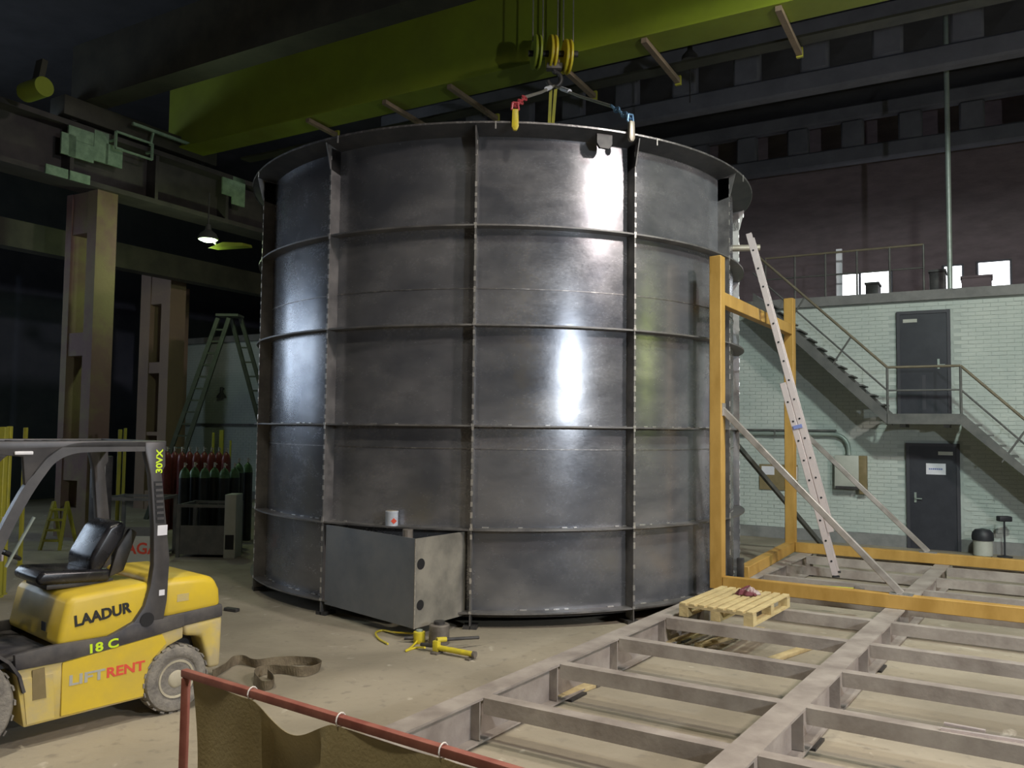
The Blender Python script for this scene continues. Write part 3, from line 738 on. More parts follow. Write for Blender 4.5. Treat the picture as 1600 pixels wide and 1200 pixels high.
# extension ladder
lb = G(1306, 902, FZ); lt = DY(1160, 368, 11.95)
ln = Vector((.40, .92, 0)).normalized()
ladder = thing('extension_ladder', lb, 'pale aluminium extension ladder leaning on the right of the tank', 'ladder')
ld = (lt - lb).normalized(); lw = ln.cross(ld).normalized(); Ltot = (lt - lb).length
def ladder_sec(a, b, off, w_, nm):
    rails = []
    for k in (0, 1):
        q = ln * (k * w_); o = MB().bar(a + q + lw * off, b + q + lw * off, .028, .085, lw).build(nm, M_alu, ladder, bevel=.004, seg=1); rails.append(o)
    L_ = (b - a).length; n = int(L_ / .28)
    for i in range(n):
        c = a + ld * (.2 + i * .28) + lw * off
        MB().tube(c - ln * .004, c + ln * (w_ + .004), .015, 8).build('rung', M_alu, ladder)
        MB().tube(c - ln * .020, c - ln * .013, .0145, 8).build('rung_end', M_hole, rails[0])
ladder_sec(lb + ld * .02, lb + ld * (Ltot * .55), -.0, .40, 'lower_rail')
ladder_sec(lb + ld * (Ltot * .12), lt, .092, .33, 'upper_rail')
for k in (0, 1): MB().box(lb + ln * .40 * k + Z * .012, (.09, .05, .024)).build('rubber_foot', M_hole, ladder)
MB().box(lb + ld * (Ltot * .42) + lw * .04 - ln * .02, (.12, .02, .05), lw, ln, ld).build('hook_catch', M_blueink, ladder)

# pallet
pc = [G(*q, FZ + .144) for q in ((1064, 939), (1176, 958.6), (1236, 928), (1124, 915.6))]
ctr = sum(pc, Vector()) / 4; lx = ((pc[2] - pc[1]) + (pc[3] - pc[0])); lx.z = 0; lx.normalize(); ly = Z.cross(lx) * -1
pal = thing('wooden_pallet', Vector((ctr.x, ctr.y, FZ)), 'pale wooden pallet lying on the steel floor frame by the tank', 'pallet')
c0 = Vector((ctr.x, ctr.y, FZ))
for k in range(8):                        # deck boards run along lx
    y = -.4 + .04 + k * (.72 / 7)
    wd_ = .070
    MB().box(c0 + ly * y + Z * .133, (1.2, wd_, .022), lx, ly).build('deck_board', M_wood, pal, bevel=.003, seg=1)
for x in (-.55, 0, .55):
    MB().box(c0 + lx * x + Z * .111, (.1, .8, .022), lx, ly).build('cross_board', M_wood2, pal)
    for y in (-.35, 0, .35): MB().box(c0 + lx * x + ly * y + Z * .061, (.1, .1, .078), lx, ly).build('block', M_wood, pal)
for y in (-.35, 0, .35): MB().box(c0 + ly * y + Z * .011, (1.2, .1, .022), lx, ly).build('base_board', M_wood, pal)
# crumpled rag on the pallet
p = G(1167, 929, FZ + .145); rag = MB()
def ragP(a, b):
    x = (a - .5) * .24; y = (b - .5) * .18; r = math.sin(a * 9 + b * 5) * .5 + math.sin(b * 13 - a * 4) * .5
    e = max(0, 1 - (2 * a - 1) ** 4) * max(0, 1 - (2 * b - 1) ** 4)
    return p + fv * (x + .02 * r) + fu * (y + .02 * math.sin(a * 17)) + Z * (.006 + e * (.055 + .035 * r))
tag(rag.sheet(ragP, 22, 18, (0, 0, .004)).build('crumpled_rag', M_cloth, smooth=True), 'crumpled dark red and white rag on the wooden pallet', 'rag')
# broom-like yellow stick on the floor frame
a = G(1242, 913, FZ + .02); b = G(1336, 920, FZ + .02)
t = thing('long_handled_tool', (a + b) / 2 - Z * .02, 'yellow-handled tool lying on the frame behind the near ochre beam', 'tool')
MB().tube(a, b, .014).build('handle', M_postyel, t); dd = (b - a).normalized()
MB().box(b + dd * .05 + Z * .01, (.12, .06, .05), dd, dd.cross(Z)).build('head', M_block, t, bevel=.006)
# toolbox-like post clamp beside the tank
for i, (px, lab) in enumerate(((1141, 'narrow'), (1157, 'wide'))):
    p = G(px, 905, FZ); p.z = FZ
    o = MB().box(p + Z * .14, (.06 + .02 * i, .07, .28), fv, fu).box(p + Z * .01, (.10, .12, .02), fv, fu).build('steel_bracket', M_dark, bevel=.006)
    tag(o, 'upright %s dark steel bracket between the near ochre post and the side beam' % lab, 'bracket', 'upright brackets')

# ================================================================== WELDING SCREEN
SZ = 1.12
sa = G(291, 1052, SZ); sb = G(760, 1193, SZ); sd = (sb - sa).normalized(); SL = (sb - sa).length + .25; sn = Z.cross(sd)
scr = thing('welding_screen', sa + sd * SL / 2 - Z * SZ, 'red tube welding screen with an olive tarpaulin hung from it', 'screen')
P0 = Vector((sa.x, sa.y, 0))
MB().bar(P0 + Z * SZ - sd * .02, P0 + sd * SL + Z * SZ, .036, .036).build('top_tube', M_redframe, scr, bevel=.006)
for s_ in (0, SL - .02):
    o = MB().bar(P0 + sd * s_, P0 + sd * s_ + Z * (SZ - .018), .036, .036).build('upright', M_redframe, scr, bevel=.006)
    MB().bar(P0 + sd * s_ - sn * .3 + Z * .018, P0 + sd * s_ + sn * .3 + Z * .018, .036, .036).build('foot', M_redframe, scr, bevel=.006)
ties = [(G(385, 1086, SZ) - sa).dot(sd), (G(526, 1127, SZ) - sa).dot(sd), (G(690, 1174, SZ) - sa).dot(sd), SL - .05]
def tarpP(a, b):
    s_ = .055 + a * (SL - .1)
    k = [.055] + ties; sag = 0
    for q in range(len(k) - 1):
        if k[q] <= s_ <= k[q + 1]:
            f = (s_ - k[q]) / (k[q + 1] - k[q]); sag = [.0, .10, .012, .012][q] * (math.sin(math.pi * f) ** 1.3)
    top = SZ - .02 - sag; bot = .06; z = top + (bot - top) * b
    fold = .035 * math.sin(s_ * 11 + 1.2 * math.sin(b * 3)) * (.25 + b) + .05 * math.sin(b * 2.5) * math.sin(s_ * 4.1) + (.05 * math.sin(math.pi * min(1, b * 3)) if .03 < sag else 0)
    return P0 + sd * (s_ + .03 * math.sin(b * 4 + s_ * 5)) + sn * (fold - .012) + Z * z
MB().sheet(tarpP, 80, 30, sn * .003).build('tarpaulin', M_tarp, scr, smooth=True)
for q in ties[:3]:
    ti = MB(); c = P0 + sd * q + Z * SZ
    ti.path([c + sn * .026 * math.sin(k * math.pi / 6) + Z * .028 * math.cos(k * math.pi / 6) for k in range(12)] + [c + Z * .028], .003, 6)
    ti.path([c - Z * .027, c - Z * .05 + sn * .01, c - Z * .075], .003, 6); ti.build('tie', M_tie, scr)

# ================================================================== FORKLIFT
fa = Vector((-.656, -.755, 0)).normalized(); fn = Vector((-fa.y * -1 * -1, fa.x, 0)); fn = Z.cross(fa)
FLO = G(273, 1113.5); FLO.z = 0; HW = .57
fl = thing('forklift_truck', FLO - fn * HW, 'yellow and black forklift truck parked at the left edge', 'forklift', rz=math.atan2(fa.y, fa.x))
def pr(poly, y0, y1): return MB().prism(poly, (0, y0, 0), (1, 0, 0), (0, 0, 1), (0, y1 - y0, 0))
W2 = .55
arch = [(.23, .17), (.23, .30), (.18, .43), (.07, .53), (-.06, .575)]
lower = [(1.10, .16)] + arch + [(-.06, .665), (.12, .645), (.54, .60), (.86, .57), (1.17, .57), (1.13, .34)]
ch = pr(lower, -W2, W2).build('chassis', M_yeldirt, fl, bevel=.012, local=True)
for sgn in (1, -1):
    y = W2 * sgn
    sidep = [(.86, .18), (.25, .185), (.25, .30), (.20, .45), (.08, .56), (.12, .64), (.54, .595), (.86, .565)]
    pr(sidep, y, y + .012 * sgn).build('side_panel', M_yel, fl, local=True, bevel=.004, seg=1)
    pr([(1.12, .50), (.92, .50), (.90, .18), (1.08, .18)], y, y + .006 * sgn).build('step_panel', M_yeldirt, fl, local=True)
    pr([(1.06, .55), (.98, .555), (.96, .34), (1.05, .34)], y, y + .010 * sgn).build('step_pocket', M_brown, fl, local=True)
    pr([(1.18, .68), (.95, .70), (.54, .695), (.36, .76), (.12, .76), (-.06, .76), (-.06, .67), (.12, .645), (.54, .60), (.86, .57), (1.17, .57)], y - .03 * sgn, y + .016 * sgn).build('side_band', M_blackdirt, fl, local=True, bevel=.008)
    post = [(.15, 2.16), (.14, 1.97), (.17, 1.92), (.08, 1.23), (.09, .90), (.12, .72), (.54, .69), (.35, .77), (.27, .88), (.23, 1.03), (.21, 1.19), (.22, 1.48), (.26, 1.90), (.31, 2.09), (.31, 2.16)]
    rp = pr(post, y - .06 * sgn, y + .012 * sgn).build('rear_pillar', M_guard, fl, local=True, bevel=.008)
    MB().lathe([(.055, 0), (.055, .004)], (.25, y + .0165 * sgn, .775), (0, sgn, 0), 18).build('pillar_hole', M_hole, rp, local=True)
    pr([(.235, 1.85), (.165, 1.85), (.135, 1.52), (.205, 1.52)], y + .012 * sgn, y + .015 * sgn).build('vent_panel', M_hole, rp, local=True)
    for k in range(7):
        z = 1.545 + k * .045; o_ = .085 * (z - 1.52); pr([(.198 + o_, z + .02), (.142 + o_, z + .02), (.142 + o_, z), (.198 + o_, z)], y + .015 * sgn, y + .021 * sgn).build('vent_slat', M_guard, rp, local=True)
    pr([(.19, 1.50), (.11, 1.50), (.11, 1.42), (.19, 1.42)], y + .012 * sgn, y + .015 * sgn).build('sticker', M_white, rp, local=True)
    pr([(.16, .99), (.115, .99), (.115, .945), (.16, .945)], y + .012 * sgn, y + .015 * sgn).build('sticker', M_white, rp, local=True)
    cur = [(.31, 2.125), (.70, 2.125), (.86, 2.11), (.98, 2.05), (1.06, 1.95), (1.16, 1.78), (1.28, 1.52), (1.40, 1.20), (1.50, .92), (1.53, .70)]
    P = smooth_path([Vector((a, 0, b)) for a, b in cur], 4); po_ = []; pi_ = []
    for k, q in enumerate(P):
        d = (P[min(k + 1, len(P) - 1)] - P[max(k - 1, 0)]).normalized(); n_ = Vector((d.z, 0, -d.x)) * .037
        po_.append((q.x + n_.x, q.z + n_.z)); pi_.append((q.x - n_.x, q.z - n_.z))
    fp = MB()
    for k in range(len(P) - 1):
        fp.prism([po_[k], po_[k + 1], pi_[k + 1], pi_[k]], (0, y - .05 * sgn, 0), (1, 0, 0), (0, 0, 1), (0, .06 * sgn, 0))
    fp.build('front_pillar', M_guard, fl, local=True)
    pr([(1.55, 2.17), (.14, 2.17), (.14, 2.12), (.92, 2.12), (1.02, 2.04), (1.10, 1.93), (1.16, 1.86), (1.18, 2.06), (1.55, 2.10)], y - .04 * sgn, y + .01 * sgn).build('roof_rail', M_guard, fl, local=True, bevel=.006)
    pr([(1.24, 2.10), (1.12, 2.10), (1.12, 2.075), (1.24, 2.075)], y + .01 * sgn, y + .03 * sgn).build('marker_light', M_white, fl, local=True, bevel=.006)
for k in range(10):
    x = .24 + k * .14; MB().span((x - .022, -W2 + .04, 2.11), (x + .022, W2 - .04, 2.16)).build('roof_bar', M_guard, fl, local=True)
MB().span((.14, -W2, 2.09), (.20, W2, 2.17)).build('roof_crossmember', M_guard, fl, local=True); MB().span((1.50, -W2, 2.10), (1.56, W2, 2.17)).build('roof_crossmember', M_guard, fl, local=True)
# hood and counterweight
hd = pr([(.20, 1.055), (.80, 1.02), (.83, .97), (.89, .66), (.20, .66)], -.52, .52).build('hood', M_yel, fl, local=True, bevel=.05, seg=4)
MB().span((.895, .24, .755), (.90, .32, .82)).build('socket', M_hole, hd, local=True)
MB().span((.86, -.50, .585), (1.52, .50, .625)).build('floor_plate', M_blackdirt, fl, local=True)
cwp = pr([(.135, 1.065), (-.24, 1.055), (-.34, 1.02), (-.385, .92), (-.40, .76), (.12, .74)], -.545, .545).build('counterweight', M_yel, fl, local=True, bevel=.06, seg=4)
cws = pr([(.12, .77), (-.405, .80), (-.41, .69), (.09, .655)], -.552, .552).build('counterweight_stripe', M_blackdirt, fl, local=True, bevel=.02)
pr([(-.06, .675), (-.41, .695), (-.40, .28), (-.29, .28), (-.28, .37), (-.22, .56), (-.08, .585)], -.545, .545).build('counterweight_skirt', M_yeldirt, fl, local=True, bevel=.03, seg=3)
pr([(.0, .93), (-.10, .93), (-.10, .87), (.0, .87)], .545, .547).build('sticker', M_yeldirt, fl, local=True)
MB().span((-.3, -.35, .3), (.0, .35, .6)).build('engine_block', M_dark, fl, local=True)
# wheels
def wheel(x, y, r, wd_, s_, name):
    pf = [(r * .56, 0), (r * .62, .0), (r * .66, .012), (r * .80, .020), (r * .92, .012), (r * .985, -.02), (r, -.05), (r, -wd_ + .05), (r * .97, -wd_ + .02), (r * .6, -wd_)]
    o = MB().lathe(pf, (x, y, r), (0, s_, 0), 36).build(name, M_tyre, fl, smooth=True, local=True)
    for k in range(22):
        a = 2 * math.pi * k / 22; d = Vector((math.cos(a), 0, math.sin(a)))
        MB().box(Vector((x, y - s_ * .045, r)) + d * (r - .002), (.035, .09, .012), d.cross(Vector((0, 1, 0))), (0, 1, 0), d).build('tread_lug', M_tyre, o, local=True)
    rm = MB().lathe([(r * .58, -.012), (r * .56, .006), (r * .50, .004), (r * .46, -.035), (r * .30, -.035), (r * .26, .0), (r * .20, .012), (r * .02, .014)], (x, y, r), (0, s_, 0), 28).build('rim', M_rim, o, smooth=True, local=True)
    for k in range(6):
        a = math.pi / 3 * k; c = Vector((x + math.cos(a) * r * .38, y - s_ * .034, r + math.sin(a) * r * .38)); MB().tube(c, c + Vector((0, s_ * .012, 0)), .014, 6).build('wheel_nut', M_dark, rm, local=True)
    return o
for s_ in (1, -1):
    wheel(-.005, HW * s_, .265, .19, s_, 'rear_tyre'); wheel(1.53, (HW + .02) * s_, .36, .25, s_, 'front_tyre')
    fd = MB(); pts = [(1.53 + .42 * math.cos(a), .36 + .42 * math.sin(a)) for a in [math.radians(q) for q in range(20, 190, 17)]]
    for a, b in zip(pts, pts[1:]): fd.bar(Vector((a[0], (HW - .10) * s_, a[1])), Vector((b[0], (HW - .10) * s_, b[1])), .22, .02, (0, 0, 1))
    fd.build('mudguard', M_blackdirt, fl, local=True)
MB().tube((0, -.4, .265), (0, .4, .265), .06).build('rear_axle', M_dark, fl, local=True); MB().tube((1.53, -.4, .36), (1.53, .4, .36), .08).build('front_axle', M_dark, fl, local=True)
# seat
seat = pr([(.40, 1.05), (.92, 1.08), (.95, 1.13), (.90, 1.185), (.60, 1.16), (.40, 1.15)], -.26, .24).build('seat_cushion', M_vinyl, fl, local=True, bevel=.035, seg=4)
pr([(.36, 1.02), (.86, 1.035), (.86, 1.075), (.36, 1.065)], -.22, .20).build('seat_base', M_dark, fl, local=True, bevel=.008)
pr([(.55, 1.12), (.47, 1.12), (.30, 1.38), (.27, 1.49), (.33, 1.52), (.42, 1.48), (.55, 1.25)], -.24, .22).build('seat_back', M_vinyl, fl, local=True, bevel=.035, seg=4)
for y in (.20, -.25):
    pr([(.42, 1.08), (.30, 1.12), (.20, 1.42), (.26, 1.46), (.36, 1.30)], y, y + .05).build('hip_restraint', M_dark, fl, local=True, bevel=.015)
# console, steering wheel, levers
pr([(1.28, .62), (1.48, .62), (1.50, 1.05), (1.42, 1.22), (1.30, 1.14)], -.45, .45).build('dashboard', M_blackdirt, fl, local=True, bevel=.02)
MB().tube((1.34, .05, 1.05), (1.17, .05, 1.34), .025).build('steering_column', M_black, fl, local=True)
ax = Vector((-.5, 0, .86)).normalized(); c = Vector((1.16, .05, 1.36)); sw = MB(); x = Vector((0, 1, 0)); y = ax.cross(x)
sw.path([c + (x * math.cos(k * math.pi / 12) + y * math.sin(k * math.pi / 12)) * .17 for k in range(25)], .015, 8)
for k in range(3): sw.bar(c, c + (x * math.cos(k * 2.094) + y * math.sin(k * 2.094)) * .17, .02, .012, ax)
sw.build('steering_wheel', M_vinyl, fl, smooth=True, local=True)
for k in range(3): MB().tube((1.24, -.2 - .07 * k, 1.1), (1.16, -.2 - .07 * k, 1.32), .008).lathe([(.018, -.02), (.022, 0), (.018, .02)], (1.16, -.2 - .07 * k, 1.33)).build('lever', M_black, fl, local=True)
MB().tube((1.22, .44, 1.28), (1.05, .44, 1.62), .011).build('grab_handle', M_pipe, fl, local=True)
MB().tube((.98, -.40, 1.20), (.98, -.40, 1.55), .012).build('far_grab_handle', M_alu, fl, local=True)
# mast, carriage and forks
for s_ in (1, -1):
    MB().span((1.90, .28 * s_ - .035, .08), (2.02, .28 * s_ + .035, 2.12)).build('mast_upright', M_blackdirt, fl, local=True)
    MB().span((2.12, .25 * s_ - .05, .03), (2.16, .25 * s_ + .05, .62)).span((2.12, .25 * s_ - .05, .02), (3.2, .25 * s_ + .05, .055)).build('fork', M_dark, fl, local=True)
    MB().tube((1.93, .18 * s_, .2), (1.93, .18 * s_, 1.9), .03).build('lift_cylinder', M_block, fl, local=True)
for z in (.20, .50): MB().span((2.05, -.5, z), (2.115, .5, z + .10)).build('carriage_bar', M_blackdirt, fl, local=True)
MB().span((1.90, -.3, 2.0), (2.0, .3, 2.1)).build('mast_crossbar', M_blackdirt, fl, local=True)
# lettering
Fm = ROOT[fl]
def side_text(name, s, wd_, hg_, cx, cz, y, m_, rot=0.0, bold=.02):
    # reads left to right for a viewer facing the near side: text x = backwards along the truck
    X = -fa; Yv = Z
    xr = X * math.cos(rot) + Yv * math.sin(rot); yr = -X * math.sin(rot) + Yv * math.cos(rot)
    o = text(name, s, 1.0, basis(Fm @ Vector((cx, y, cz)), xr, yr, fn), m_, fl, .002, bold, 1.0)
    X_ = [v.co.x for v in o.data.vertices]; Y_ = [v.co.y for v in o.data.vertices]
    kx = wd_ / (max(X_) - min(X_)); ky = hg_ / (max(Y_) - min(Y_))
    o.data.transform(Matrix.Translation((-(max(X_) + min(X_)) / 2, -(max(Y_) + min(Y_)) / 2, 0))); o.data.transform(Matrix.Diagonal((kx, ky, 1, 1)))
    return o
side_text('maker_lettering', 'LAADUR', .42, .085, .565, .862, .524, M_ink, .11, .035)
side_text('hire_lettering_grey', 'LIFT', .255, .075, .683, .425, W2 + .0125, M_greyl, 0.0, .03)
side_text('hire_lettering_red', 'RENT', .29, .075, .398, .425, W2 + .0125, M_red, 0.0, .03)
side_text('lime_number', '18 C', .21, .07, .57, .635, W2 + .0165, M_lime, .06, .03)
side_text('lime_model_code', '30VX', .19, .055, .195, 2.01, W2 + .0125, M_lime, math.pi / 2, .03)

# ================================================================== LEFT SIDE: columns, runway, crane
def column(name, u, v0, v1, d, zt, opens, bw0, bw1, m_, label):
    c = MB(); c.buv(u, u + d, v0, v0 + bw0, 0, zt); c.buv(u, u + d, v1 - bw1, v1, 0, zt)
    z = 0
    for a, b in opens:
        if a > z: c.buv(u + .02, u + d - .02, v0 + bw0, v1 - bw1, z, a)
        z = b
    c.buv(u + .02, u + d - .02, v0 + bw0, v1 - bw1, z, zt)
    return tag(c.build(name, m_), label, 'column', 'hall columns')
column('concrete_column', 10.07, -16.6, -15.56, .45, 7.05, [(.6, 1.15), (1.75, 3.68), (4.15, 6.2)], .20, .30, M_colm, 'tall painted concrete column with openings behind the forklift')
column('concrete_column', 14.6, -20.4, -19.15, .5, 6.55, [(.5, 2.0), (2.1, 3.7), (4.0, 5.6)], .42, .36, M_colm2, 'dim concrete column with openings just right of the tall painted one')
column('concrete_column', 16.9, -22.7, -21.9, .5, 6.6, [], .3, .3, M_colm2, 'plain dark concrete column half hidden between the two columns with openings')
# runway beam
rw = thing('crane_runway', UV(8, -15.8, 7.05), 'long dark crane runway beam resting on the left columns', 'crane runway')
MB().buv(-10, UU, -16.15, -15.45, 7.05, 7.15).build('bottom_flange', M_runway, rw); MB().buv(-10, UU, -15.85, -15.75, 7.15, 8.10).build('web', M_runway, rw)
MB().buv(-10, UU, -16.15, -15.40, 8.10, 8.20).build('top_flange', M_runway, rw); MB().buv(-10, UU, -15.9, -15.7, 8.2, 8.32).build('rail', M_dark, rw)
for k in range(14): MB().buv(-2 + k * 1.9, -1.92 + k * 1.9, -15.75, -15.45, 7.15, 8.10).build('stiffener', M_runway, rw)
for k, (px, py, w_, h) in enumerate(((106, 226, .28, .42), (126, 212, .5, .26), (126, 236, .5, .34), (157, 230, .3, .62), (177, 244, .36, .42), (88, 268, .42, .18), (124, 278, .40, .18), (355, 292, .3, .4), (372, 300, .36, .66))):
    r_ = ray(px, py); p = CP + r_ * (-15.43 / r_.dot(BV)); u = uof(p)
    MB().buv(u - w_ * .52, u + w_ * .52, -15.44, -15.40, p.z - h / 2, p.z + h / 2).build('pale_green_plate', M_pgreen, rw)
# secondary beam lower behind
tag(MB().buv(6, UU, -18.6, -18.2, 6.1, 6.7).build('tie_beam', M_cranedark), 'dark lower beam behind the crane runway near the lit lamp', 'beam')
# lit lamp under the runway
p = DY(325, 373, 17.2)
lt_ = thing('workshop_lamp', p + Z * 0, 'bright greenish ceiling lamp hanging at the left below the runway', 'lamp')
MB().lathe([(.20, -.02), (.21, 0), (.17, .10), (.07, .18), (.05, .30), (.01, .31)], p).build('shade', M_lampc, lt_, smooth=True)
MB().lathe([(.005, -.07), (.10, -.06), (.17, -.03), (.185, -.015)], p).build('bulb_glass', M_lampg, lt_, smooth=True)
MB().tube(p + Z * .3, Vector((p.x, p.y, 7.2)), .015).build('stem', M_lampc, lt_)
q = DY(352, 385, 17.2)
tag(MB().prism([(-.30, -.05), (.32, .04), (.30, .10), (-.05, .09)], q, BU * .3 + Vector((.95, 0, 0)), Z, BU * .25).build('reflector_plate', M_crane), 'small yellow-green reflector plate next to the lit lamp', 'plate')
MB().tube(q + Vector((-.2, 0, .05)), p + Z * .05, .02).build('reflector_arm', M_lampc, lt_)
pl = bpy.data.lights.new('workshop_lamp_light', 'POINT'); pl.energy = 90; pl.color = (.78, 1.0, .55); pl.shadow_soft_size = .15
po = bpy.data.objects.new('workshop_lamp_light', pl); col.objects.link(po); po.location = p - Z * .16

# bridge crane
crane = thing('bridge_crane', UV(11.5, -5, 8.35), 'yellow-green double girder bridge crane spanning above the tank', 'crane')
g1 = MB().buv(12.0, 12.55, -16.0, 15, 8.52, 9.95).build('girder', M_crane, crane)
MB().buv(11.95, 12.60, -16.0, 15, 8.48, 8.52).build('lower_flange', M_crane, g1)
g2 = MB().buv(9.7, 10.2, -16.0, 15, 8.75, 9.95).build('girder', M_cranedark, crane)  # same crane, but the unlit darkness of this girder is put into its colour
MB().buv(9.3, 13.0, -16.05, -15.55, 8.35, 8.75).build('end_carriage', M_cranedark, crane, bevel=.03)
for u in (9.6, 12.7): MB().tube(UV(u, -15.9, 8.49), UV(u, -15.7, 8.49), .16, 16).build('wheel', M_dark, crane)
p = DY(55, 140, 14.2); MB().tube(p - BV * .28, p + BV * .28, .17, 18).tube(p - BV * .4, p - BV * .28, .10, 14).build('drive_motor', M_crane, crane, smooth=True)
MB().bar(p - Z * .1, Vector((p.x, p.y, 8.7)) + BU * .1, .2, .1).build('motor_bracket', M_cranedark, crane)
for px, py, L_ in ((480, 205, .9), (600, 158, 1.5), (702, 118, 1.7), (868, 88, 1.6), (1006, 36, 1.7), (1216, 0, 1.6)):
    r_ = ray(px, py); pp_ = onU(px, py, 12.0); v = vof(pp_)
    o = MB().bar(UV(12.0, v, 8.44), UV(12.0 + L_, v, 8.40), .09, .08).build('walkway_bracket', M_brkt, crane)
    MB().buv(12.0 + L_ - .06, 12.0 + L_, v - .05, v + .05, 8.34, 8.50).build('end_lug', M_postyel, o)
MB().buv(13.2, 13.5, -15, 14, 8.50, 8.54).build('walkway_edge', M_cranedark, crane)
p = DY(1078, 88, 15.3); MB().lathe([(.16, -.08), (.15, .0), (.05, .12), (.04, .25)], p).build('lantern', M_dark, crane, smooth=True); MB().tube(p + Z * .2, Vector((p.x, p.y, 8.5)) , .012).build('lantern_cord', M_dark, crane)
# access frame and small parts near the crane end
r_ = ray(210, 228); p = CP + r_ * (-15.2 / r_.dot(BV)); fr = MB(); w_, h = .42, .34
fr.bar(p - BU * w_ - Z * h / 2, p + BU * w_ - Z * h / 2, .04, .04).bar(p - BU * w_ + Z * h / 2, p + BU * w_ + Z * h / 2, .04, .04).bar(p - BU * w_ - Z * h / 2, p - BU * w_ + Z * h / 2, .04, .05).bar(p + BU * w_ - Z * h / 2, p + BU * w_ + Z * h / 2, .04, .05)
fr.bar(p - BU * w_, p - BU * w_ - BV * .2, .04, .04).bar(p + BU * w_, p + BU * w_ - BV * .2, .04, .04)
fr.build('access_frame', M_pgreen, crane)
r_ = ray(240, 205); p = CP + r_ * (-15.3 / r_.dot(BV)); MB().bar(p - BU * .5 , p + BU * 1.3, .06, .06).bar(p, p - Z * .3 - BV * .1, .04, .04).build('bus_bar', M_pgreen, crane)
# hook block, ropes, slings
hp_ = Vector((.62, 13.0, 0)); hz_ = DY(862, 84, 13.0).z
hb = thing('hook_block', Vector((hp_.x, hp_.y, hz_ - .62)), 'yellow crane hook block hanging over the tank', 'hook')
for k, dx in enumerate((-.27, -.02, .22)):
    c = Vector((hp_.x + dx - .02, hp_.y, hz_ + (.02 if k != 2 else -.05)))
    MB().lathe([(.05, -.055), (.26, -.055), (.27, -.04), (.27, -.02), (.20, -.015), (.20, .015), (.27, .02), (.27, .04), (.26, .055), (.05, .055)], c, (1, .18, 0), 26).build('sheave_guard', M_jack if k else M_crane, hb, smooth=True)
MB().tube(Vector((hp_.x - .42, hp_.y, hz_)), Vector((hp_.x + .38, hp_.y, hz_)), .05, 12).build('sheave_pin', M_dark, hb)
MB().box((hp_.x, hp_.y, hz_ - .22), (.26, .16, .10)).build('cross_head', M_block, hb, bevel=.02)
hk = [Vector((hp_.x, hp_.y, hz_ - .22)), Vector((hp_.x, hp_.y, hz_ - .30))] + [Vector((hp_.x + .11 * math.sin(a) * 1.0, hp_.y, hz_ - .42 + .12 * math.cos(a))) for a in [math.radians(q) for q in (20, 60, 100, 140, 180, 220, 255)]]
MB().path(smooth_path(hk, 4), .038, 10).build('hook', M_dark, hb, smooth=True)
for dx in (-.35, -.19, .05, .14, .3): MB().tube(Vector((hp_.x + dx, hp_.y, hz_ + .2)), Vector((hp_.x + dx, hp_.y, 9.9)), .011, 6).build('wire_rope', M_rope, hb)
tr = MB().box((hp_.x, hp_.y - .3, 10.05), (1.6, 2.4, .25), BV, BU).build('hoist_trolley', M_cranedark, crane)
hooktip = Vector((hp_.x, hp_.y, hz_ - .53))
RZ = 5.88
def sling(px, ang, name, label, clamp, shk):
    e = tk(ang, RR + .012); e.z = RZ
    mid = hooktip + (e + Z * .24 - hooktip) * .80
    t = thing(name, Vector((e.x, e.y, RZ)), label, 'sling', 'lifting slings')
    MB().path([hooktip, hooktip + (mid - hooktip) * .5 - Z * .02, mid], .022, 8).build('wire_leg', M_rope, t)
    MB().tube(hooktip + (mid - hooktip) * .16, hooktip + (mid - hooktip) * .32, .035, 10).build('ferrule', M_white, t)
    s1 = e + Z * .17
    ch_ = MB(); n = 5
    for k in range(n):
        c = mid + (s1 - mid) * (k + .5) / n; d = (s1 - mid).normalized(); sx_ = d.orthogonal().normalized(); sx_ = sx_ if k % 2 else d.cross(sx_)
        ch_.path([c + d * .075 * math.cos(a) + sx_ * .035 * math.sin(a) for a in [q * math.pi / 5 for q in range(11)]], .014, 6)
    ch_.build('chain', shk, t)
    c = s1 + Z * .0; d = (tk(ang, 1) - TC).normalized(); x = d.cross(Z)
    MB().path([c + x * .03 + Z * .05, c + x * .04 - Z * .03, c - Z * .07, c - x * .04 - Z * .03, c - x * .03 + Z * .05, c + x * .03 + Z * .05], .016, 8).build('shackle', shk, t)
    MB().prism([(-.035, .13), (.035, .13), (.042, -.08), (.02, -.12), (-.02, -.12), (-.042, -.08)], e, x, Z, d * .05).build('plate_clamp', clamp, t, bevel=.01)
sling(790, 2.6, 'clamp_sling', 'wire sling with red chain and yellow plate clamp on the tank rim', M_jack, M_shkr)
sling(970, 23.5, 'clamp_sling', 'wire sling with blue shackle and tan clamp at the right of the rim', M_tan, M_shk)
e = Vector((.50, 14.2, 4.9)); t = MB().bar(hooktip + Vector((-.05, 0, 0)), e, .05, .01, (0, -1, 0)).bar(hooktip + Vector((.03, .02, 0)), e + Vector((-.03, .0, 0)), .05, .01, (0, -1, 0))
tag(t.build('webbing_sling', M_postyel), 'yellow webbing sling hanging from the hook down into the tank', 'sling')

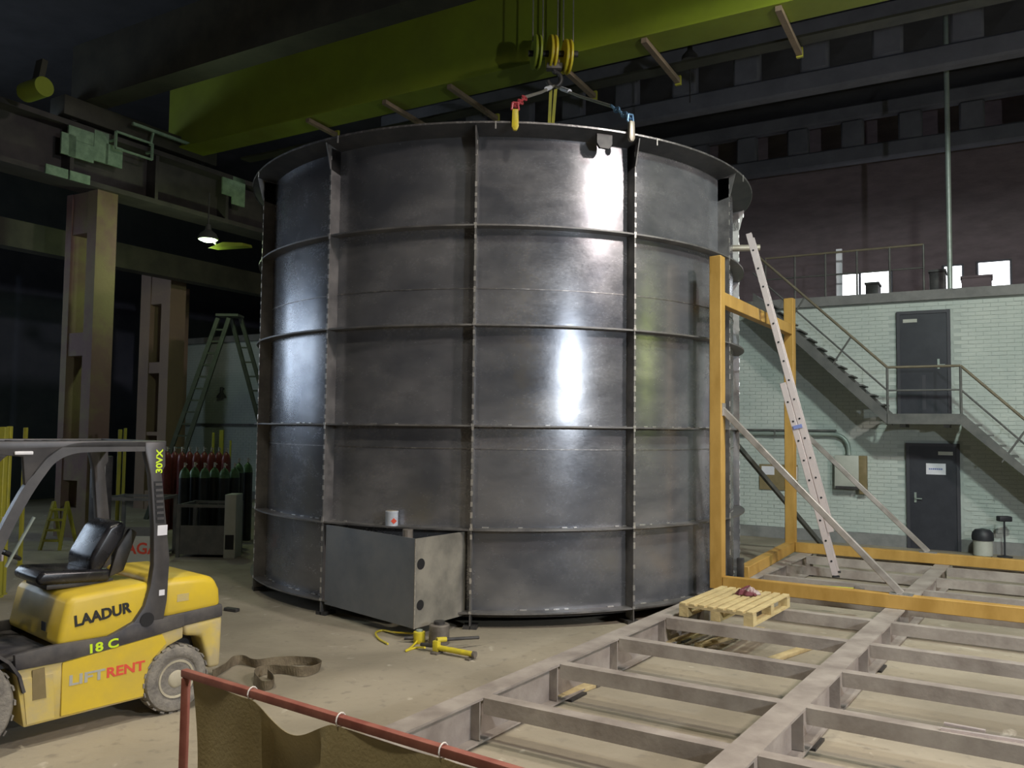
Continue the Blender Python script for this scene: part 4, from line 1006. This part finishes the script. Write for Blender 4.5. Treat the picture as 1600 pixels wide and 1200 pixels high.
# ================================================================== LEFT SIDE: gas bottles, racks, poles
def bottle_at(px, Y, h, r, body, shoulder, name, label, group):
    p = DY(px, 700, Y); p.z = 0
    t = thing(name, p, label, 'gas cylinder', group)
    MB().lathe([(r * .9, 0), (r, .02), (r, h * .82), (r * .99, h * .84)], p, k=16).build('body', body, t, smooth=True)
    MB().lathe([(r * .99, h * .84), (r * .93, h * .88), (r * .74, h * .92), (r * .45, h * .945), (r * .24, h * .955), (r * .2, h * .97)], p, k=16).build('shoulder', shoulder, t, smooth=True)
    MB().tube(p + Z * h * .965, p + Z * h * 1.02, .022, 8).tube(p + Z * h * 1.0, p + Z * h * 1.0 + Vector((.05, -.02, 0)), .012, 8).build('valve', M_valve, t)
    return t
ORD = ['first', 'second', 'third', 'fourth', 'fifth', 'sixth', 'seventh', 'eighth', 'ninth']
for i in range(6): bottle_at(290 + i * 15.5, 15.6 + .22 * (i % 2), 1.56, .100, M_cyl, M_cylg, 'gas_cylinder', 'black gas cylinder with green shoulder behind the rack, %s from the left' % ORD[i], 'green-shouldered gas cylinders')
for i in range(2): bottle_at(374 + i * 14, 16.5 + .24 * i, 1.62, .100, M_cyl, M_cylg, 'gas_cylinder', 'black green-topped gas cylinder close to the tank edge, %s from the left' % ORD[i], 'rear green-shouldered gas cylinders')
for i in range(9): bottle_at(262 + i * 11.5, 18.2 + .2 * (i % 2), 1.78, .10, M_cylr, M_cylr, 'red_gas_cylinder', 'dark red gas cylinder in the back row, %s from the left' % ORD[i], 'red gas cylinders')
# rack in front of the bottles
def rackbox(px0, px1, Y, z0, z1, name, label, m_=M_rack):
    a = DY(px0, 700, Y); b = DY(px1, 700, Y); a.z = b.z = 0; t = thing(name, (a + b) / 2, label, 'rack')
    d = Vector((0, .75, 0))
    for p in (a, b, a + d, b + d): MB().bar(p, p + Z * z1, .06, .06).build('corner_post', m_, t)
    for p, q in ((a, b), (a + d, b + d), (a, a + d), (b, b + d)):
        MB().bar(p + Z * (z1 - .03), q + Z * (z1 - .03), .04, .05).build('top_rail', m_, t)
    MB().hexa([a + Z * z0, b + Z * z0, b + d * .02 + Z * z0, a + d * .02 + Z * z0, a + Z * .55, b + Z * .55, b + d * .02 + Z * .55, a + d * .02 + Z * .55]).build('front_panel', m_, t)
    MB().hexa([a + Z * .05, b + Z * .05, b + d + Z * .05, a + d + Z * .05, a + Z * .08, b + Z * .08, b + d + Z * .08, a + d + Z * .08]).build('deck', m_, t)
    return t
rackbox(283, 358, 14.5, .08, .92, 'bottle_rack', 'grey steel rack with a low front panel before the gas cylinders')
p = DY(368, 700, 14.6); p.z = 0; t = thing('floor_cabinet', p, 'narrow pale grey cabinet with a dark opening next to the bottle rack', 'cabinet')
MB().box(p + Z * .55, (.20, .35, 1.1)).build('body', M_boxgrey, t, bevel=.01); MB().box(p + Z * .28 - Vector((0, .178, 0)), (.15, .006, .25)).build('opening', M_hole, t)
t = rackbox(165, 250, 14.2, .08, 1.05, 'sign_rack', 'dark steel rack carrying a white sign behind the forklift seat')
a = DY(205, 700, 13.4); b = DY(250, 700, 13.4); a.z = b.z = 0
t = thing('gas_sign_board', (a + b) / 2, 'white board with red capital letters behind the forklift seat', 'sign')
MB().hexa([a + Z * 0, b, b + Vector((0, .03, 0)), a + Vector((0, .03, 0)), a + Z * .50, b + Z * .50, b + Vector((0, .03, 0)) + Z * .50, a + Vector((0, .03, 0)) + Z * .50]).build('panel', M_boxgrey, t)
text('red_lettering', 'AGA', .25, basis((a + b) / 2 + Z * .30 - Vector((0, .003, 0)), Vector((1, 0, 0)), Z, Vector((0, -1, 0))), M_red, t, .002, .006)
# yellow posts
for i, (px, Y, w_, top) in enumerate(((5, 11.0, .085, 667), (14, 11.2, .06, 666), (39, 13.5, .055, 668), (187, 15.2, .055, 671), (195, 15.3, .045, 669), (346, 19.0, .085, 672), (333, 19.1, .05, 676), (360, 19.4, .04, 688))):
    p = DY(px, 700, Y); p.z = 0; h = DY(px, top, Y).z
    lab = ['thick yellow post at the left photo edge behind the forklift', 'yellow post touching the thick one at the left photo edge', 'slim yellow post between the left photo edge and the painted column', 'left one of the yellow post pair seen above the forklift roof', 'right one of the yellow post pair seen above the forklift roof', 'thickest yellow post among the red gas cylinders', 'slim yellow post left of the thickest one among the red gas cylinders', 'thin short yellow post right of the thickest one among the red gas cylinders'][i]
    t = thing('guard_post', p, lab, 'post', 'yellow guard posts')
    MB().box(p + Z * (h / 2 + .01), (w_, w_, h - .02)).build('post', M_postyel, t, bevel=.006, seg=1); MB().box(p + Z * .01, (w_ * 1.35, w_ * 1.35, .02)).build('base_plate', M_postyel, t)
# yellow step stand by the column
p = DY(98, 700, 15.4); p.z = 0; t = thing('step_stand', p, 'small yellow step stand beside the foot of the painted column', 'step stand')
for x in (-.15, .15):
    MB().bar(p + Vector((x * 1.2, -.3, 0)), p + Vector((x * .8, .0, .85)), .05, .05).build('front_leg', M_postyel, t); MB().bar(p + Vector((x, .35, 0)), p + Vector((x * .8, .0, .85)), .05, .05).build('rear_leg', M_postyel, t)
for k in range(4):
    f = .17 + k * .18; MB().box(p + Vector((0, -.3 + .35 * f, f)), (.26, .14, .03)).build('step', M_postyel, t)
# dark machine and hanging hose behind the forklift
p = DY(160, 700, 13.0); p.z = 0
t = thing('tool_pillar', p, 'dark machine pillar with a grey arm behind the forklift cab', 'machine')
MB().box(p + Z * .9, (.22, .25, 1.8), (.87, -.5, 0), (.5, .87, 0)).build('pillar', M_dark, t, bevel=.02)
MB().box(p + Z * 1.5 + Vector((.05, -.18, 0)), (.16, .14, .7), (.87, -.5, 0), (.5, .87, 0)).build('arm_box', M_plinth, t, bevel=.03)
MB().tube(p + Vector((.02, -.2, 1.2)), p + Vector((.18, -.25, .75)), .02).build('arm', M_tan, t); MB().box(p + Z * .02, (.5, .5, .04)).build('base', M_dark, t)
# A-shaped stepladder
Y = 20.2
sl = thing('tall_stepladder', Vector((DY(340, 700, Y).x, Y, 0)), 'tall dark green A-shaped stepladder behind the gas cylinders', 'stepladder')
def lp(px, py, Y_=Y): return DY(px, py, Y_)
def ext(a, b):                                # extend a-b down to the floor
    d = b - a; return a + d * (a.z / (a.z - b.z))
tl0, tl1 = lp(341, 497), lp(358, 497)
bl0, bl1 = ext(tl0, lp(268, 700)), ext(tl1, lp(290, 700))
for a, b in ((tl0, bl0), (tl1, bl1)): MB().bar(a, b, .07, .10, (1, 0, 0)).build('front_rail', M_stepl, sl)
for k in range(1, 17):
    f = k / 17; MB().bar(tl0 + (bl0 - tl0) * f, tl1 + (bl1 - tl1) * f, .05, .04).build('rung', M_stepl, sl)
tr0 = lp(361, 497, Y + .3); br0 = ext(tr0, lp(397, 630, Y + 1.2)); tr1 = lp(376, 497, Y + .3); br1 = ext(tr1, lp(415, 630, Y + 1.2))
for a, b in ((tr0, br0), (tr1, br1)): MB().bar(a, b, .07, .09, (1, 0, 0)).build('rear_rail', M_stepl, sl)
for k in range(2, 14): f = k / 14; MB().bar(tr0 + (br0 - tr0) * f, tr1 + (br1 - tr1) * f, .04, .04).build('rear_rung', M_stepl, sl)
MB().box((tl0 + tl1 + tr0 + tr1) / 4 + Z * .05, (.55, .45, .06)).build('top_platform', M_stepl, sl)

# ================================================================== LAMP FIXTURES (hang behind or beside the viewer)
for i, (p, a, r, e, c, sprd) in enumerate(LAMPS):
    P = Vector(p); d = (Vector(a) - P).normalized()
    t = thing('high_bay_lamp', P, ['high bay lamp hanging at the right above the frame', 'high bay lamp hanging above the viewer', 'high bay lamp hanging above the forklift', 'high bay lamp hanging between the viewer and the ladder'][i], 'lamp', 'high bay lamps')
    MB().lathe([(r * 1.15, -.015), (r * 1.18, .0), (r * .9, .20), (r * .4, .34), (r * .3, .55), (.02, .56)], P - d * .03, -d, 28).build('reflector', M_lampc, t, smooth=True)
    MB().tube(P - d * .5, Vector((P.x, P.y, 11.17)), .02).build('stem', M_lampc, t)
P = Vector((6.2, -21.6, 5.6)); vv = vof(P)
t = thing('added_amber_lamp', UV(UF + .1, vv, 5.35), 'added amber lamp on the wall behind the viewer, unseen', 'lamp')  # unseen lamp, added only to put an amber reflection on the tank
MB().buv(UF, UF + .12, vv - .34, vv + .34, 5.3, 5.95).build('housing', M_lampc, t, bevel=.02); MB().buv(UF + .12, UF + .18, vv - .28, vv + .28, 5.36, 5.89).build('added_amber_glow', M_amber, t, bevel=.02)
P, a = FLOOD; d = (a - P).normalized(); bse = Vector((P.x, P.y, 0))
t = thing('flood_lamp_stand', bse, 'floodlight on a tall stand to the right behind the viewer', 'lamp')
MB().lathe([(.20, -.02), (.21, .0), (.18, .12), (.06, .20), (.01, .21)], P - d * .025, -d, 24).build('housing', M_lampc, t, smooth=True)
MB().tube(bse, P - Z * .1 - d * .18, .025).build('pole', M_lampc, t)
for k in range(3):
    q = Vector((math.cos(k * 2.094), math.sin(k * 2.094), 0)); MB().tube(bse + Z * .6, bse + q * .55 + Z * .012, .014).build('leg', M_lampc, t)
